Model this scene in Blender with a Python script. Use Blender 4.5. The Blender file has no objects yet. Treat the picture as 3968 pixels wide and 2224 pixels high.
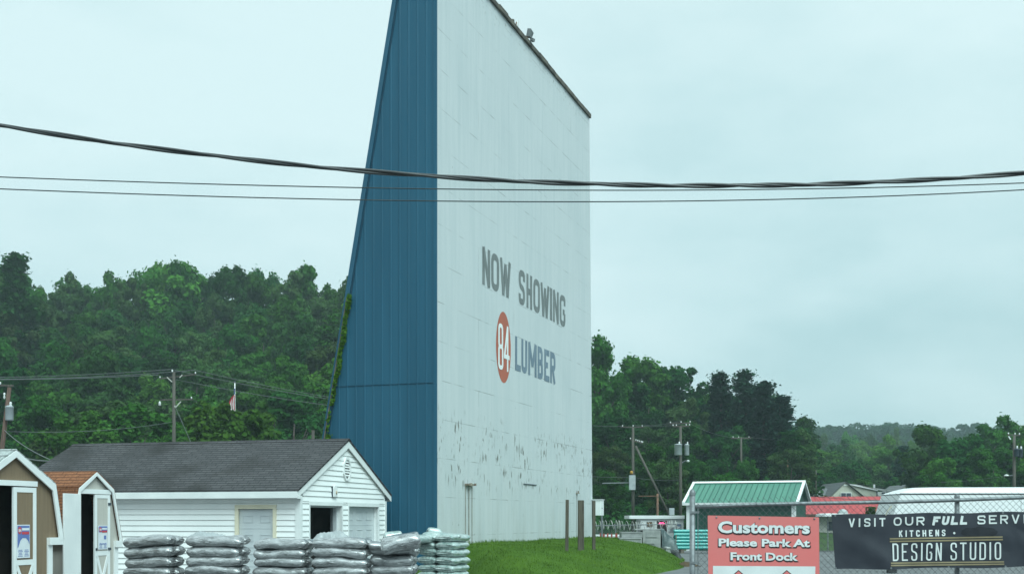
import bpy, math, random
import numpy as np
from mathutils import Matrix, Vector, noise

# ------------------------------------------------------------------ camera, sky, sun, exposure
S = bpy.context.scene
COL = S.collection
F, CX, HOR, H = 4600.0, 1984.0, 2010.0, 1.75        # lens in photo pixels, centre column, horizon row, eye height
R = math.radians

cam = bpy.data.objects.new('camera', bpy.data.cameras.new('camera'))
COL.objects.link(cam)
cam.location = (0, 0, H)
cam.rotation_euler = (R(90), 0, 0)
cam.data.sensor_width = 36
cam.data.lens = 36 * F / 3968
cam.data.shift_y = (HOR - 1112) / 3968
cam.data.clip_start, cam.data.clip_end = 0.1, 3000
S.camera = cam

SUN_EL, SUN_AZ = R(52), R(150)      # azimuth clockwise from +Y: behind the camera, to the right
world = bpy.data.worlds.new('World')
S.world = world
world.use_nodes = True
nt = world.node_tree
for n in list(nt.nodes): nt.nodes.remove(n)
def wn(t, **k):
    n = nt.nodes.new(t)
    for a, b in k.items(): setattr(n, a, b)
    return n
out = wn('ShaderNodeOutputWorld'); bg = wn('ShaderNodeBackground')
sky = wn('ShaderNodeTexSky', sky_type='NISHITA', sun_disc=False, sun_elevation=SUN_EL, sun_rotation=SUN_AZ)
tc = wn('ShaderNodeTexCoord'); mp = wn('ShaderNodeMapping')
mp.inputs['Scale'].default_value = (1.0, 1.0, 2.6)
nz = wn('ShaderNodeTexNoise'); nz.inputs['Scale'].default_value = 3.1; nz.inputs['Detail'].default_value = 6; nz.inputs['Roughness'].default_value = .55
sep = wn('ShaderNodeSeparateXYZ')
el = wn('ShaderNodeMapRange'); el.inputs['From Min'].default_value = 0.0; el.inputs['From Max'].default_value = 0.38
add = wn('ShaderNodeMath', operation='MULTIPLY_ADD'); add.inputs[1].default_value = 1.0; 
sidex = wn('ShaderNodeMath', operation='MULTIPLY_ADD'); sidex.inputs[1].default_value = -0.55
ramp = wn('ShaderNodeValToRGB')
ramp.color_ramp.elements[0].position = 0.10; ramp.color_ramp.elements[0].color = (3.8, 5.85, 6.1, 1)
ramp.color_ramp.elements[1].position = 0.95; ramp.color_ramp.elements[1].color = (6.25, 8.0, 8.15, 1)
e = ramp.color_ramp.elements.new(0.5); e.color = (5.15, 7.08, 7.3, 1)
mix = wn('ShaderNodeMix', data_type='RGBA'); mix.inputs['Factor'].default_value = 0.93
L = nt.links.new
L(tc.outputs['Generated'], mp.inputs['Vector']); L(mp.outputs['Vector'], nz.inputs['Vector'])
L(tc.outputs['Generated'], sep.inputs['Vector']); L(sep.outputs['Z'], el.inputs['Value'])
nmr = wn('ShaderNodeMapRange'); nmr.inputs['From Min'].default_value = 0.32; nmr.inputs['From Max'].default_value = 0.68
L(nz.outputs['Fac'], nmr.inputs['Value']); L(nmr.outputs['Result'], add.inputs[0]); L(el.outputs['Result'], add.inputs[2])
L(sep.outputs['X'], sidex.inputs[0]); L(add.outputs[0], sidex.inputs[2])
sc_ = wn('ShaderNodeMath', operation='MULTIPLY'); sc_.inputs[1].default_value = 0.62
L(sidex.outputs[0], sc_.inputs[0]); L(sc_.outputs[0], ramp.inputs['Fac'])
L(sky.outputs['Color'], mix.inputs['A']); L(ramp.outputs['Color'], mix.inputs['B'])
L(mix.outputs['Result'], bg.inputs['Color']); bg.inputs['Strength'].default_value = 0.05
L(bg.outputs['Background'], out.inputs['Surface'])

sun = bpy.data.objects.new('sun', bpy.data.lights.new('sun', 'SUN'))
COL.objects.link(sun)
sun.data.energy, sun.data.angle, sun.data.color = 1.5, R(40), (.78, 1.0, .99)
sd = Vector((math.sin(SUN_AZ) * math.cos(SUN_EL), math.cos(SUN_AZ) * math.cos(SUN_EL), math.sin(SUN_EL)))
sun.rotation_euler = sd.to_track_quat('Z', 'Y').to_euler()
S.view_settings.view_transform = 'Standard'; S.view_settings.look = 'None'
S.view_settings.exposure = 1.3; S.view_settings.gamma = 1.0
S.cycles.use_denoising = True
S.cycles.max_bounces = 6; S.cycles.transparent_max_bounces = 12
S.cycles.caustics_reflective = False; S.cycles.caustics_refractive = False

# ------------------------------------------------------------------ helpers
def P(px, py, d):                       # the point at depth d seen at a photo pixel
    return Vector(((px - CX) / F * d, d, H - (py - HOR) / F * d))
def hit(o, dr, px):                     # how far along a plan line (o + t*dr) lies at column px
    k = (px - CX) / F
    return (k * o[1] - o[0]) / (dr[0] - k * dr[1])
def sm(a, b, x):
    t = min(1, max(0, (x - a) / (b - a))); return t * t * (3 - 2 * t)
def lerp_tab(tab, x):
    if x <= tab[0][0]: return tab[0][1]
    for (a, b), (c, d) in zip(tab, tab[1:]):
        if x <= c: return b + (d - b) * (x - a) / (c - a)
    return tab[-1][1]

def tag(o, label=None, cat=None, group=None, kind=None):
    if label: o['label'] = label
    if cat: o['category'] = cat
    if group: o['group'] = group
    if kind: o['kind'] = kind
    return o
def thing(name, label, cat, loc=(0, 0, 0), rz=0, group=None):
    o = bpy.data.objects.new(name, None); COL.objects.link(o)
    o.location = loc; o.rotation_euler = (0, 0, rz); o.empty_display_size = .2
    return tag(o, label, cat, group)
def to_local(root, p):
    m = Matrix.Translation(root.location) @ root.rotation_euler.to_matrix().to_4x4()
    return m.inverted() @ Vector(p)

class MB:
    def __init__(s): s.v, s.f, s.m = [], [], []
    def add(s, vs, fs, m=0):
        b = len(s.v); s.v += [tuple(q) for q in vs]
        for f in fs: s.f.append([b + i for i in f]); s.m.append(m)
        return s
    def box(s, x0, x1, y0, y1, z0, z1, m=0):
        vs = [(x, y, z) for z in (z0, z1) for x, y in ((x0, y0), (x1, y0), (x1, y1), (x0, y1))]
        return s.add(vs, [(3, 2, 1, 0), (4, 5, 6, 7), (0, 1, 5, 4), (1, 2, 6, 5), (2, 3, 7, 6), (3, 0, 4, 7)], m)
    def quad(s, a, b, c, d, m=0): return s.add([a, b, c, d], [(0, 1, 2, 3)], m)
    def prism(s, pts, off, m=0):            # polygon extruded by a vector
        n = len(pts); o = Vector(off); p = [Vector(q) for q in pts]
        return s.add(p + [q + o for q in p], [tuple(range(n - 1, -1, -1)), tuple(range(n, 2 * n))] + [(i, (i + 1) % n, n + (i + 1) % n, n + i) for i in range(n)], m)
    def bar(s, p, q, w, h, m=0, up=(0, 0, 1)):   # square bar from p to q
        p, q = Vector(p), Vector(q); d = (q - p).normalized(); u = Vector(up)
        if abs(d.dot(u)) > .98: u = Vector((0, 1, 0))
        a = d.cross(u).normalized() * (w / 2); b = a.cross(d).normalized() * (h / 2)
        return s.prism([p + a + b, p - a + b, p - a - b, p + a - b], q - p, m)
    def tube(s, pts, r, n=8, m=0, cap=True):
        pts = [Vector(p) for p in pts]; base = len(s.v); k = len(pts)
        rr = r if isinstance(r, (list, tuple)) else [r] * k
        ref = None
        for i, p in enumerate(pts):
            t = (pts[min(i + 1, k - 1)] - pts[max(i - 1, 0)]).normalized()
            if ref is None:
                ref = Vector((0, 0, 1)) if abs(t.z) < .9 else Vector((1, 0, 0))
            a = (ref - t * ref.dot(t)).normalized(); ref = a; b = t.cross(a)
            for j in range(n):
                th = 2 * math.pi * j / n
                s.v.append(tuple(p + a * (rr[i] * math.cos(th)) + b * (rr[i] * math.sin(th))))
        for i in range(k - 1):
            for j in range(n):
                s.f.append([base + i * n + j, base + i * n + (j + 1) % n, base + (i + 1) * n + (j + 1) % n, base + (i + 1) * n + j]); s.m.append(m)
        if cap:
            s.f.append([base + j for j in range(n - 1, -1, -1)]); s.m.append(m)
            s.f.append([base + (k - 1) * n + j for j in range(n)]); s.m.append(m)
        return s
    def lathe(s, prof, c=(0, 0, 0), n=16, m=0):
        base = len(s.v)
        for r, z in prof:
            for j in range(n):
                th = 2 * math.pi * j / n
                s.v.append((c[0] + r * math.cos(th), c[1] + r * math.sin(th), c[2] + z))
        for i in range(len(prof) - 1):
            for j in range(n):
                s.f.append([base + i * n + j, base + i * n + (j + 1) % n, base + (i + 1) * n + (j + 1) % n, base + (i + 1) * n + j]); s.m.append(m)
        return s
    def build(s, name, mat, parent=None, smooth=False, bevel=0, world_pts=False):
        vs = s.v
        if world_pts and parent is not None:
            root = parent if parent.parent is None else parent.parent
            vs = [tuple(to_local(root, v)) for v in vs]
        me = bpy.data.meshes.new(name); me.from_pydata(vs, [], s.f); me.update()
        for q in (mat if isinstance(mat, (list, tuple)) else [mat]): me.materials.append(q)
        if any(s.m): me.polygons.foreach_set('material_index', s.m)
        if smooth: me.polygons.foreach_set('use_smooth', [True] * len(me.polygons))
        o = bpy.data.objects.new(name, me); COL.objects.link(o)
        if parent is not None: o.parent = parent
        if bevel:
            b = o.modifiers.new('bevel', 'BEVEL'); b.width = bevel; b.segments = 2; b.limit_method = 'ANGLE'
        return o

# ------------------------------------------------------------------ materials
MATS = {}
def mat(name, c1, c2=None, scale=3.0, rough=.65, stretch=(1, 1, 1), bump=0.0, bscale=None, detail=6, spec=.35, metal=0.0, lo=.35, hi=.65, vary=0.0):
    if name in MATS: return MATS[name]
    m = bpy.data.materials.new(name); m.use_nodes = True; MATS[name] = m
    t = m.node_tree; b = t.nodes['Principled BSDF']; l = t.links.new
    b.inputs['Roughness'].default_value = rough; b.inputs['Metallic'].default_value = metal
    b.inputs['Specular IOR Level'].default_value = spec
    tc = t.nodes.new('ShaderNodeTexCoord'); mp = t.nodes.new('ShaderNodeMapping'); mp.inputs['Scale'].default_value = stretch
    l(tc.outputs['Object'], mp.inputs['Vector'])
    nz = t.nodes.new('ShaderNodeTexNoise'); nz.inputs['Scale'].default_value = scale; nz.inputs['Detail'].default_value = detail
    l(mp.outputs['Vector'], nz.inputs['Vector'])
    mr = t.nodes.new('ShaderNodeMapRange'); mr.inputs['From Min'].default_value = lo; mr.inputs['From Max'].default_value = hi
    l(nz.outputs['Fac'], mr.inputs['Value'])
    mx = t.nodes.new('ShaderNodeMix'); mx.data_type = 'RGBA'
    mx.inputs['A'].default_value = (*c1, 1); mx.inputs['B'].default_value = (*(c2 or [q * .85 for q in c1]), 1)
    l(mr.outputs['Result'], mx.inputs['Factor'])
    last = mx.outputs['Result']
    if vary:
        oi = t.nodes.new('ShaderNodeObjectInfo'); hs = t.nodes.new('ShaderNodeHueSaturation')
        r2 = t.nodes.new('ShaderNodeMapRange'); r2.inputs['To Min'].default_value = 1 - vary; r2.inputs['To Max'].default_value = 1 + vary
        l(oi.outputs['Random'], r2.inputs['Value']); l(r2.outputs['Result'], hs.inputs['Value']); l(last, hs.inputs['Color']); last = hs.outputs['Color']
    l(last, b.inputs['Base Color'])
    if bump:
        n2 = t.nodes.new('ShaderNodeTexNoise'); n2.inputs['Scale'].default_value = bscale or scale * 4; n2.inputs['Detail'].default_value = 4
        l(mp.outputs['Vector'], n2.inputs['Vector'])
        bp = t.nodes.new('ShaderNodeBump'); bp.inputs['Strength'].default_value = bump; bp.inputs['Distance'].default_value = .03
        l(n2.outputs['Fac'], bp.inputs['Height']); l(bp.outputs['Normal'], b.inputs['Normal'])
    return m

def shingle_mat(name, c1, c2, mortar, axis='YZ', w=.30, h=.11, stain=None, zk=1.0):
    if name in MATS: return MATS[name]
    m = bpy.data.materials.new(name); m.use_nodes = True; MATS[name] = m
    t = m.node_tree; b = t.nodes['Principled BSDF']; l = t.links.new
    b.inputs['Roughness'].default_value = .92; b.inputs['Specular IOR Level'].default_value = .2
    tc = t.nodes.new('ShaderNodeTexCoord'); sp = t.nodes.new('ShaderNodeSeparateXYZ'); cb = t.nodes.new('ShaderNodeCombineXYZ')
    l(tc.outputs['Object'], sp.inputs['Vector'])
    l(sp.outputs[axis[0]], cb.inputs['X'])
    ml = t.nodes.new('ShaderNodeMath'); ml.operation = 'MULTIPLY'; ml.inputs[1].default_value = zk
    l(sp.outputs[axis[1]], ml.inputs[0]); l(ml.outputs[0], cb.inputs['Y'])
    br = t.nodes.new('ShaderNodeTexBrick'); br.offset = .37; br.squash = 1
    br.inputs['Scale'].default_value = 1.0; br.inputs['Brick Width'].default_value = w; br.inputs['Row Height'].default_value = h
    br.inputs['Mortar Size'].default_value = .012; br.inputs['Mortar Smooth'].default_value = .3; br.inputs['Bias'].default_value = 0
    br.inputs['Color1'].default_value = (*c1, 1); br.inputs['Color2'].default_value = (*c2, 1); br.inputs['Mortar'].default_value = (*mortar, 1)
    l(cb.outputs['Vector'], br.inputs['Vector'])
    nz = t.nodes.new('ShaderNodeTexNoise'); nz.inputs['Scale'].default_value = 28; nz.inputs['Detail'].default_value = 3
    l(tc.outputs['Object'], nz.inputs['Vector'])
    gr = t.nodes.new('ShaderNodeMapRange'); gr.inputs['From Min'].default_value = .3; gr.inputs['From Max'].default_value = .7; gr.inputs['To Min'].default_value = .72; gr.inputs['To Max'].default_value = 1.25
    l(nz.outputs['Fac'], gr.inputs['Value'])
    mu = t.nodes.new('ShaderNodeMix'); mu.data_type = 'RGBA'; mu.blend_type = 'MULTIPLY'; mu.inputs['Factor'].default_value = 1
    l(br.outputs['Color'], mu.inputs['A']); l(gr.outputs['Result'], mu.inputs['B'])
    last = mu.outputs['Result']
    if stain:
        n3 = t.nodes.new('ShaderNodeTexNoise'); n3.inputs['Scale'].default_value = .55; n3.inputs['Detail'].default_value = 4
        l(tc.outputs['Object'], n3.inputs['Vector'])
        mr = t.nodes.new('ShaderNodeMapRange'); mr.inputs['From Min'].default_value = .5; mr.inputs['From Max'].default_value = .68
        l(n3.outputs['Fac'], mr.inputs['Value'])
        m3 = t.nodes.new('ShaderNodeMix'); m3.data_type = 'RGBA'; m3.inputs['B'].default_value = (*stain, 1)
        m4 = t.nodes.new('ShaderNodeMath'); m4.operation = 'MULTIPLY'; m4.inputs[1].default_value = .75
        l(mr.outputs['Result'], m4.inputs[0]); l(m4.outputs[0], m3.inputs['Factor']); l(last, m3.inputs['A']); last = m3.outputs['Result']
    l(last, b.inputs['Base Color'])
    bp = t.nodes.new('ShaderNodeBump'); bp.inputs['Strength'].default_value = .6; bp.inputs['Distance'].default_value = .01; bp.invert = True
    l(br.outputs['Fac'], bp.inputs['Height']); l(bp.outputs['Normal'], b.inputs['Normal'])
    return m

def leaf_mat(name, c1, c2, trans=.3):
    m = bpy.data.materials.new(name); m.use_nodes = True; MATS[name] = m
    t = m.node_tree; l = t.links.new
    for n in list(t.nodes): t.nodes.remove(n)
    o = t.nodes.new('ShaderNodeOutputMaterial'); ms = t.nodes.new('ShaderNodeMixShader'); ms.inputs['Fac'].default_value = trans
    df = t.nodes.new('ShaderNodeBsdfDiffuse'); tr = t.nodes.new('ShaderNodeBsdfTranslucent')
    at = t.nodes.new('ShaderNodeAttribute'); at.attribute_name = 'tint'
    oi = t.nodes.new('ShaderNodeObjectInfo')
    mx = t.nodes.new('ShaderNodeMix'); mx.data_type = 'RGBA'; mx.inputs['A'].default_value = (*c1, 1); mx.inputs['B'].default_value = (*c2, 1)
    l(at.outputs['Fac'], mx.inputs['Factor'])
    hs = t.nodes.new('ShaderNodeHueSaturation')
    r1 = t.nodes.new('ShaderNodeMapRange'); r1.inputs['To Min'].default_value = .488; r1.inputs['To Max'].default_value = .522
    r2 = t.nodes.new('ShaderNodeMapRange'); r2.inputs['To Min'].default_value = .72; r2.inputs['To Max'].default_value = 1.3
    m7 = t.nodes.new('ShaderNodeMath'); m7.operation = 'MULTIPLY'; m7.inputs[1].default_value = 7.31
    fr = t.nodes.new('ShaderNodeMath'); fr.operation = 'FRACT'
    l(oi.outputs['Random'], r1.inputs['Value']); l(oi.outputs['Random'], m7.inputs[0]); l(m7.outputs[0], fr.inputs[0]); l(fr.outputs[0], r2.inputs['Value'])
    l(r1.outputs['Result'], hs.inputs['Hue']); l(r2.outputs['Result'], hs.inputs['Value']); l(mx.outputs['Result'], hs.inputs['Color'])
    l(hs.outputs['Color'], df.inputs['Color']); l(hs.outputs['Color'], tr.inputs['Color'])
    l(df.outputs[0], ms.inputs[1]); l(tr.outputs[0], ms.inputs[2]); l(ms.outputs[0], o.inputs['Surface'])
    return m

def film_mat(name, col, alpha, rough=.25):
    m = mat(name, col, rough=rough, bump=.6, bscale=9)
    m.node_tree.nodes['Principled BSDF'].inputs['Alpha'].default_value = alpha
    return m

white_paint = mat('white_paint', (.80, .81, .80), (.72, .735, .73), 2.2, .5, bump=.04)
vinyl = mat('vinyl_siding', (.88, .88, .87), (.82, .83, .82), 1.3, .45, stretch=(1, 1, .6))
door_grey = mat('door_grey_white', (.58, .61, .62), (.52, .55, .57), 1.5, .4)
almond = mat('almond_trim', (.78, .71, .55), (.70, .64, .49), 3, .5)
dark_inside = mat('dark_inside', (.035, .03, .026), (.02, .018, .016), 3, .9)  # near-black, puts indoor shade into the colour of linings and openings
alu = mat('galvanised', (.25, .268, .278), (.165, .178, .186), 14, .5, metal=.45, bump=.1)
wire_grey = mat('wire_mesh', (.17, .18, .185), (.11, .115, .12), 30, .55, metal=.4)
old_wood = mat('weathered_wood', (.20, .175, .145), (.11, .095, .08), 6, .9, stretch=(6, 6, .6), bump=.4)
pole_wood = mat('pole_wood', (.115, .105, .088), (.065, .058, .05), 4, .9, stretch=(5, 5, .4), bump=.3)
rust = mat('rusty_steel', (.22, .12, .075), (.10, .065, .05), 8, .85, bump=.3)
porcelain = mat('porcelain', (.8, .82, .8), rough=.2)
grey_tank = mat('transformer_grey', (.40, .43, .44), (.32, .35, .37), 3, .4)
dark_tank = mat('transformer_dark', (.05, .07, .09), (.035, .045, .06), 3, .5)
black_rubber = mat('black_rubber', (.03, .034, .037), (.05, .054, .056), 12, .5, bump=.2)
concrete = mat('concrete', (.34, .35, .34), (.25, .26, .255), 4, .9, bump=.25)
asphalt = mat('asphalt', (.17, .175, .178), (.115, .12, .124), 1.1, .92, bump=.3, bscale=60, detail=9)
# ------------------------------------------------------------------ ground
SO = Vector((-2.35, 37.0)); SD = Vector((.331, .944)).normalized(); SN = Vector((SD.y, -SD.x))
FOOT = [(-18, 6.6), (-8, 6.5), (8, 6.3), (12, 5.5), (16, 4.7), (20, 3.6), (23, 2)]
def mound(x, y):
    rx, ry = x - SO.x, y - SO.y
    s = rx * SD.x + ry * SD.y; n = rx * SN.x + ry * SN.y
    nf = lerp_tab(FOOT, s); t = max(0, n / nf)
    h = .92 * (1 - t ** 3) if t < 1.15 else -.4
    w = rx * .992 + ry * .125
    f1 = sm(.3, 1.7, w); f2 = sm(-7.5, -5.5, n); k = sm(-.5, 1.0, s)
    f = (f1 * (1 - k) + f2 * k) * (1 - sm(18.5, 22.5, s)) * sm(-20, -16, s)
    h = h * f - .08 * (1 - f)
    return h + .05 * f * noise.noise(Vector((x * .5, y * .5, 3)))
AMP = [(-300, 22), (-20, 22), (8, 20), (20, 15), (33, 8), (48, 4), (80, 3), (400, 4)]
def terrain(x, y):
    z = -.4 * sm(65, 72, y)
    z += lerp_tab(AMP, x) * sm(86, 195, y)
    z += 27 * sm(300, 560, y)
    return z
def grid_mesh(xs, ys, fn, keep=None):
    b = MB(); nx = len(xs)
    b.v = [(x, y, fn(x, y)) for y in ys for x in xs]
    for j in range(len(ys) - 1):
        for i in range(nx - 1):
            q = [j * nx + i, j * nx + i + 1, (j + 1) * nx + i + 1, (j + 1) * nx + i]
            if keep and not keep([b.v[k] for k in q]): continue
            b.f.append(q); b.m.append(0)
    return b
xs = sorted(set([-600, -450, -350] + list(range(-260, -80, 12)) + list(range(-80, 81, 4)) + list(range(90, 270, 12)) + [350, 450, 600]))
ys = sorted(set(list(range(-60, 60, 8)) + list(range(60, 80, 2)) + list(range(80, 220, 5)) + list(range(220, 620, 12)) + [680]))
grass_far = mat('rough_grass', (.034, .075, .014), (.020, .046, .010), .6, .95, bump=.4, bscale=5)
tag(grid_mesh(xs, ys, terrain).build('ground', grass_far, smooth=True), kind='structure')
ys2 = [y for y in ys if y <= 76]
tag(grid_mesh([x for x in xs if abs(x) <= 140], ys2, lambda x, y: terrain(x, y) + .02).build('parking_lot', asphalt), kind='structure')
lawn = mat('lawn_green', (.070, .140, .018), (.044, .094, .013), 1.1, .95, spec=.05, bump=.7, bscale=25, lo=.3, hi=.7)
mx_ = [-4 + .35 * i for i in range(60)]; my_ = [18 + .45 * i for i in range(100)]
tag(grid_mesh(mx_, my_, mound, keep=lambda q: max(v[2] for v in q) > .0).build('grass_mound', lawn, smooth=True), kind='structure')
# grass blades on the mound (nobody could count them)
rng = np.random.default_rng(5)
bl = MB()
blade_v, blade_f = [], []
for i in range(80000):
    y = 24 + 33 * rng.random() ** 1.3; x = -1.6 + 12.5 * rng.random()
    z = mound(x, y)
    if z < .03: continue
    s_, n_ = (x - SO.x) * SD.x + (y - SO.y) * SD.y, (x - SO.x) * SN.x + (y - SO.y) * SN.y
    if n_ < .02 and s_ > -.2: continue
    clump = noise.noise(Vector((x * .9, y * .9, 0)))
    hh = (.03 + .04 * rng.random()) * (1 + .6 * clump); w = .006 + .006 * rng.random(); a = 6.28 * rng.random()
    if -.1 < n_ < .35 and s_ > -.2: hh *= 1.8
    dx, dy = math.cos(a), math.sin(a); lean = .05 * rng.random()
    k = len(blade_v)
    blade_v += [(x - dx * w, y - dy * w, z - .01), (x + dx * w, y + dy * w, z - .01), (x + dy * lean, y - dx * lean, z + hh)]
    blade_f.append((k, k + 1, k + 2))
bl.v, bl.f, bl.m = blade_v, blade_f, [0] * len(blade_f)
blades_mat = mat('grass_blade', (.104, .185, .024), (.052, .108, .016), .7, .8, spec=.08, lo=.3, hi=.7)
tag(bl.build('grass', blades_mat), 'short green grass covering the mound below the white screen', 'grass', kind='stuff')

# ------------------------------------------------------------------ letters drawn as strokes
def fillet(pts, r, closed=False, n=6):
    pts = [Vector((p[0], p[1])) for p in pts]; k = len(pts); o = []
    for i, p in enumerate(pts):
        if not closed and i in (0, k - 1): o.append(p); continue
        a, b = pts[i - 1], pts[(i + 1) % k]; u, v = (a - p), (b - p); lu, lv = u.length, v.length
        rr = min(r, lu * .49, lv * .49); u, v = u / lu, v / lv
        if abs(u.dot(v)) > .97: o.append(p); continue
        p0, p1 = p + u * rr, p + v * rr
        for j in range(n + 1):
            t = j / n; o.append(p0 * (1 - t) ** 2 + p * (2 * t * (1 - t)) + p1 * t * t)
    return o
GL = {
 'N': [[(0, 0), (0, 1)], [(0, 1), (1, 0)], [(1, 0), (1, 1)]], 'O': [('c', [(0, 0), (1, 0), (1, 1), (0, 1)])], '0': [('c', [(0, 0), (1, 0), (1, 1), (0, 1)])],
 'W': [[(0, 1), (.26, 0)], [(.26, 0), (.5, .85)], [(.5, .85), (.74, 0)], [(.74, 0), (1, 1)]],
 'S': [('r', [(1, .74), (1, 1), (0, 1), (0, .55), (1, .45), (1, 0), (0, 0), (0, .26)])],
 'H': [[(0, 0), (0, 1)], [(1, 0), (1, 1)], [(0, .5), (1, .5)]], 'I': [[(.5, 0), (.5, 1)]],
 'G': [('r', [(1, .72), (1, 1), (0, 1), (0, 0), (1, 0), (1, .42)]), [(1, .46), (.55, .46)]],
 'L': [[(0, 1), (0, 0)], [(0, 0), (1, 0)]], 'U': [('r', [(0, 1), (0, 0), (1, 0), (1, 1)])],
 'M': [[(0, 0), (0, 1)], [(0, 1), (.5, .25)], [(.5, .25), (1, 1)], [(1, 1), (1, 0)]],
 'B': [[(0, 0), (0, 1)], ('r', [(0, 1), (.95, 1), (.95, .52), (0, .52)]), ('r', [(0, .52), (1, .52), (1, 0), (0, 0)])],
 'E': [[(0, 0), (0, 1)], [(0, 1), (1, 1)], [(0, .52), (.85, .52)], [(0, 0), (1, 0)]], 'F': [[(0, 0), (0, 1)], [(0, 1), (1, 1)], [(0, .5), (.85, .5)]],
 'R': [[(0, 0), (0, 1)], ('r', [(0, 1), (1, 1), (1, .48), (0, .48)]), [(.45, .48), (1, 0)]],
 'V': [[(0, 1), (.5, 0)], [(.5, 0), (1, 1)]], 'T': [[(0, 1), (1, 1)], [(.5, 1), (.5, 0)]],
 'C': [('r', [(1, .72), (1, 1), (0, 1), (0, 0), (1, 0), (1, .28)])], 'K': [[(0, 0), (0, 1)], [(1, 1), (0, .42)], [(.3, .6), (1, 0)]],
 'D': [[(0, 0), (0, 1)], ('r', [(0, 1), (1, 1), (1, 0), (0, 0)])],
 '8': [('c', [(.04, .5), (.96, .5), (.96, 1), (.04, 1)]), ('c', [(0, 0), (1, 0), (1, .5), (0, .5)])],
 '4': [[(.74, 0), (.74, 1)], [(.74, 1), (0, .3)], [(0, .3), (1, .3)]], '.': [[(.35, .5), (.65, .5)]],
}
def ribbon(mb, pts, t, fn, lift, closed=False):
    k = len(pts); L_, R_ = [], []
    for i, p in enumerate(pts):
        a = pts[i - 1] if (closed or i) else None; b = pts[(i + 1) % k] if (closed or i < k - 1) else None
        d0 = (p - a).normalized() if a is not None else None; d1 = (b - p).normalized() if b is not None else None
        if d0 is None: d0 = d1
        if d1 is None: d1 = d0
        n0, n1 = Vector((-d0.y, d0.x)), Vector((-d1.y, d1.x)); m = (n0 + n1)
        m = m.normalized() if m.length > 1e-4 else n0
        w = t / 2 / max(.5, m.dot(n0)); L_.append(p + m * w); R_.append(p - m * w)
    vs = [fn(q.x, q.y, lift) for q in L_] + [fn(q.x, q.y, lift) for q in R_]
    fs = [(i, i + 1, k + i + 1, k + i) for i in range(k - 1)]
    if closed: fs.append((k - 1, 0, k, 2 * k - 1))
    mb.add(vs, fs)
def letter(mb, ch, x, y, w, h, t, fn, rad=.45, slant=0, lift0=0.0, dl=.0006):
    for i, st in enumerate(GL.get(ch, [])):
        mode, pts = (st[0], st[1]) if isinstance(st, tuple) else ('s', st)
        q = [Vector((t / 2 + p[0] * (w - t), t / 2 + p[1] * (h - t))) for p in pts]
        if mode == 's':      # straight strokes run to the full cap height
            d = (q[1] - q[0]).normalized()
            if abs(d.y) > .5:
                q = [Vector((p.x, (p.y + (t / 2 if p.y > h * .75 else -t / 2 if p.y < h * .25 else 0)))) for p in q]
            elif abs(d.x) > .8:
                q = [q[0] - d * (t / 2 if pts[0][0] == 0 else 0), q[1] + d * (t / 2 if pts[1][0] == 1 else 0)]
        elif mode == 'r':
            if ch == 'U': q[0].y += t / 2; q[-1].y += t / 2
            q = fillet(q, (w - t) * rad)
        else: q = fillet(q, (w - t) * rad, True)
        q = [Vector((x + p.x + slant * p.y, y + p.y)) for p in q]
        ribbon(mb, q, t, fn, lift0 + i * dl, mode == 'c')
def line_of(mb, text, x0, x1, y, h, t, fn, gap=.28, space=.75, **k):
    widths = [(.35 if c in 'I.' else 1.25 if c in 'MW' else .0 if c == ' ' else 1.0) for c in text]
    if 'I' in text: widths = [t / h * 1.0 * 0 + q for q in widths]
    tot = sum(space if c == ' ' else w for c, w in zip(text, widths)) + gap * (len(text) - 1)
    u = (x1 - x0) / tot; x = x0
    for c, w in zip(text, widths):
        if c != ' ': letter(mb, c, x, y, max(w * u, t), h, t, fn, **k)
        x += (space if c == ' ' else w) * u + gap * u

def font_text(mb, text, x0, x1, y0, cap, fn, bold=0.02, lift=0, m=0):   # mixed-case lettering in Blender's own face
    cu = bpy.data.curves.new('lettering', 'FONT'); cu.body = text; cu.offset = bold; cu.resolution_u = 3
    ob = bpy.data.objects.new('lettering', cu); COL.objects.link(ob)
    bpy.context.view_layer.update()
    me = bpy.data.meshes.new_from_object(ob.evaluated_get(bpy.context.evaluated_depsgraph_get()))
    vs = np.array([v.co[:2] for v in me.vertices]); fs = [list(p.vertices) for p in me.polygons]
    a, b = vs[:, 0].min(), vs[:, 0].max()
    hcap = .729                                            # cap height of that face at size 1
    out_ = [fn(x0 + (v[0] - a) / (b - a) * (x1 - x0), y0 + v[1] / hcap * cap, lift) for v in vs]
    mb.add(out_, fs, m)
    bpy.data.objects.remove(ob); bpy.data.meshes.remove(me); bpy.data.curves.remove(cu)

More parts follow.
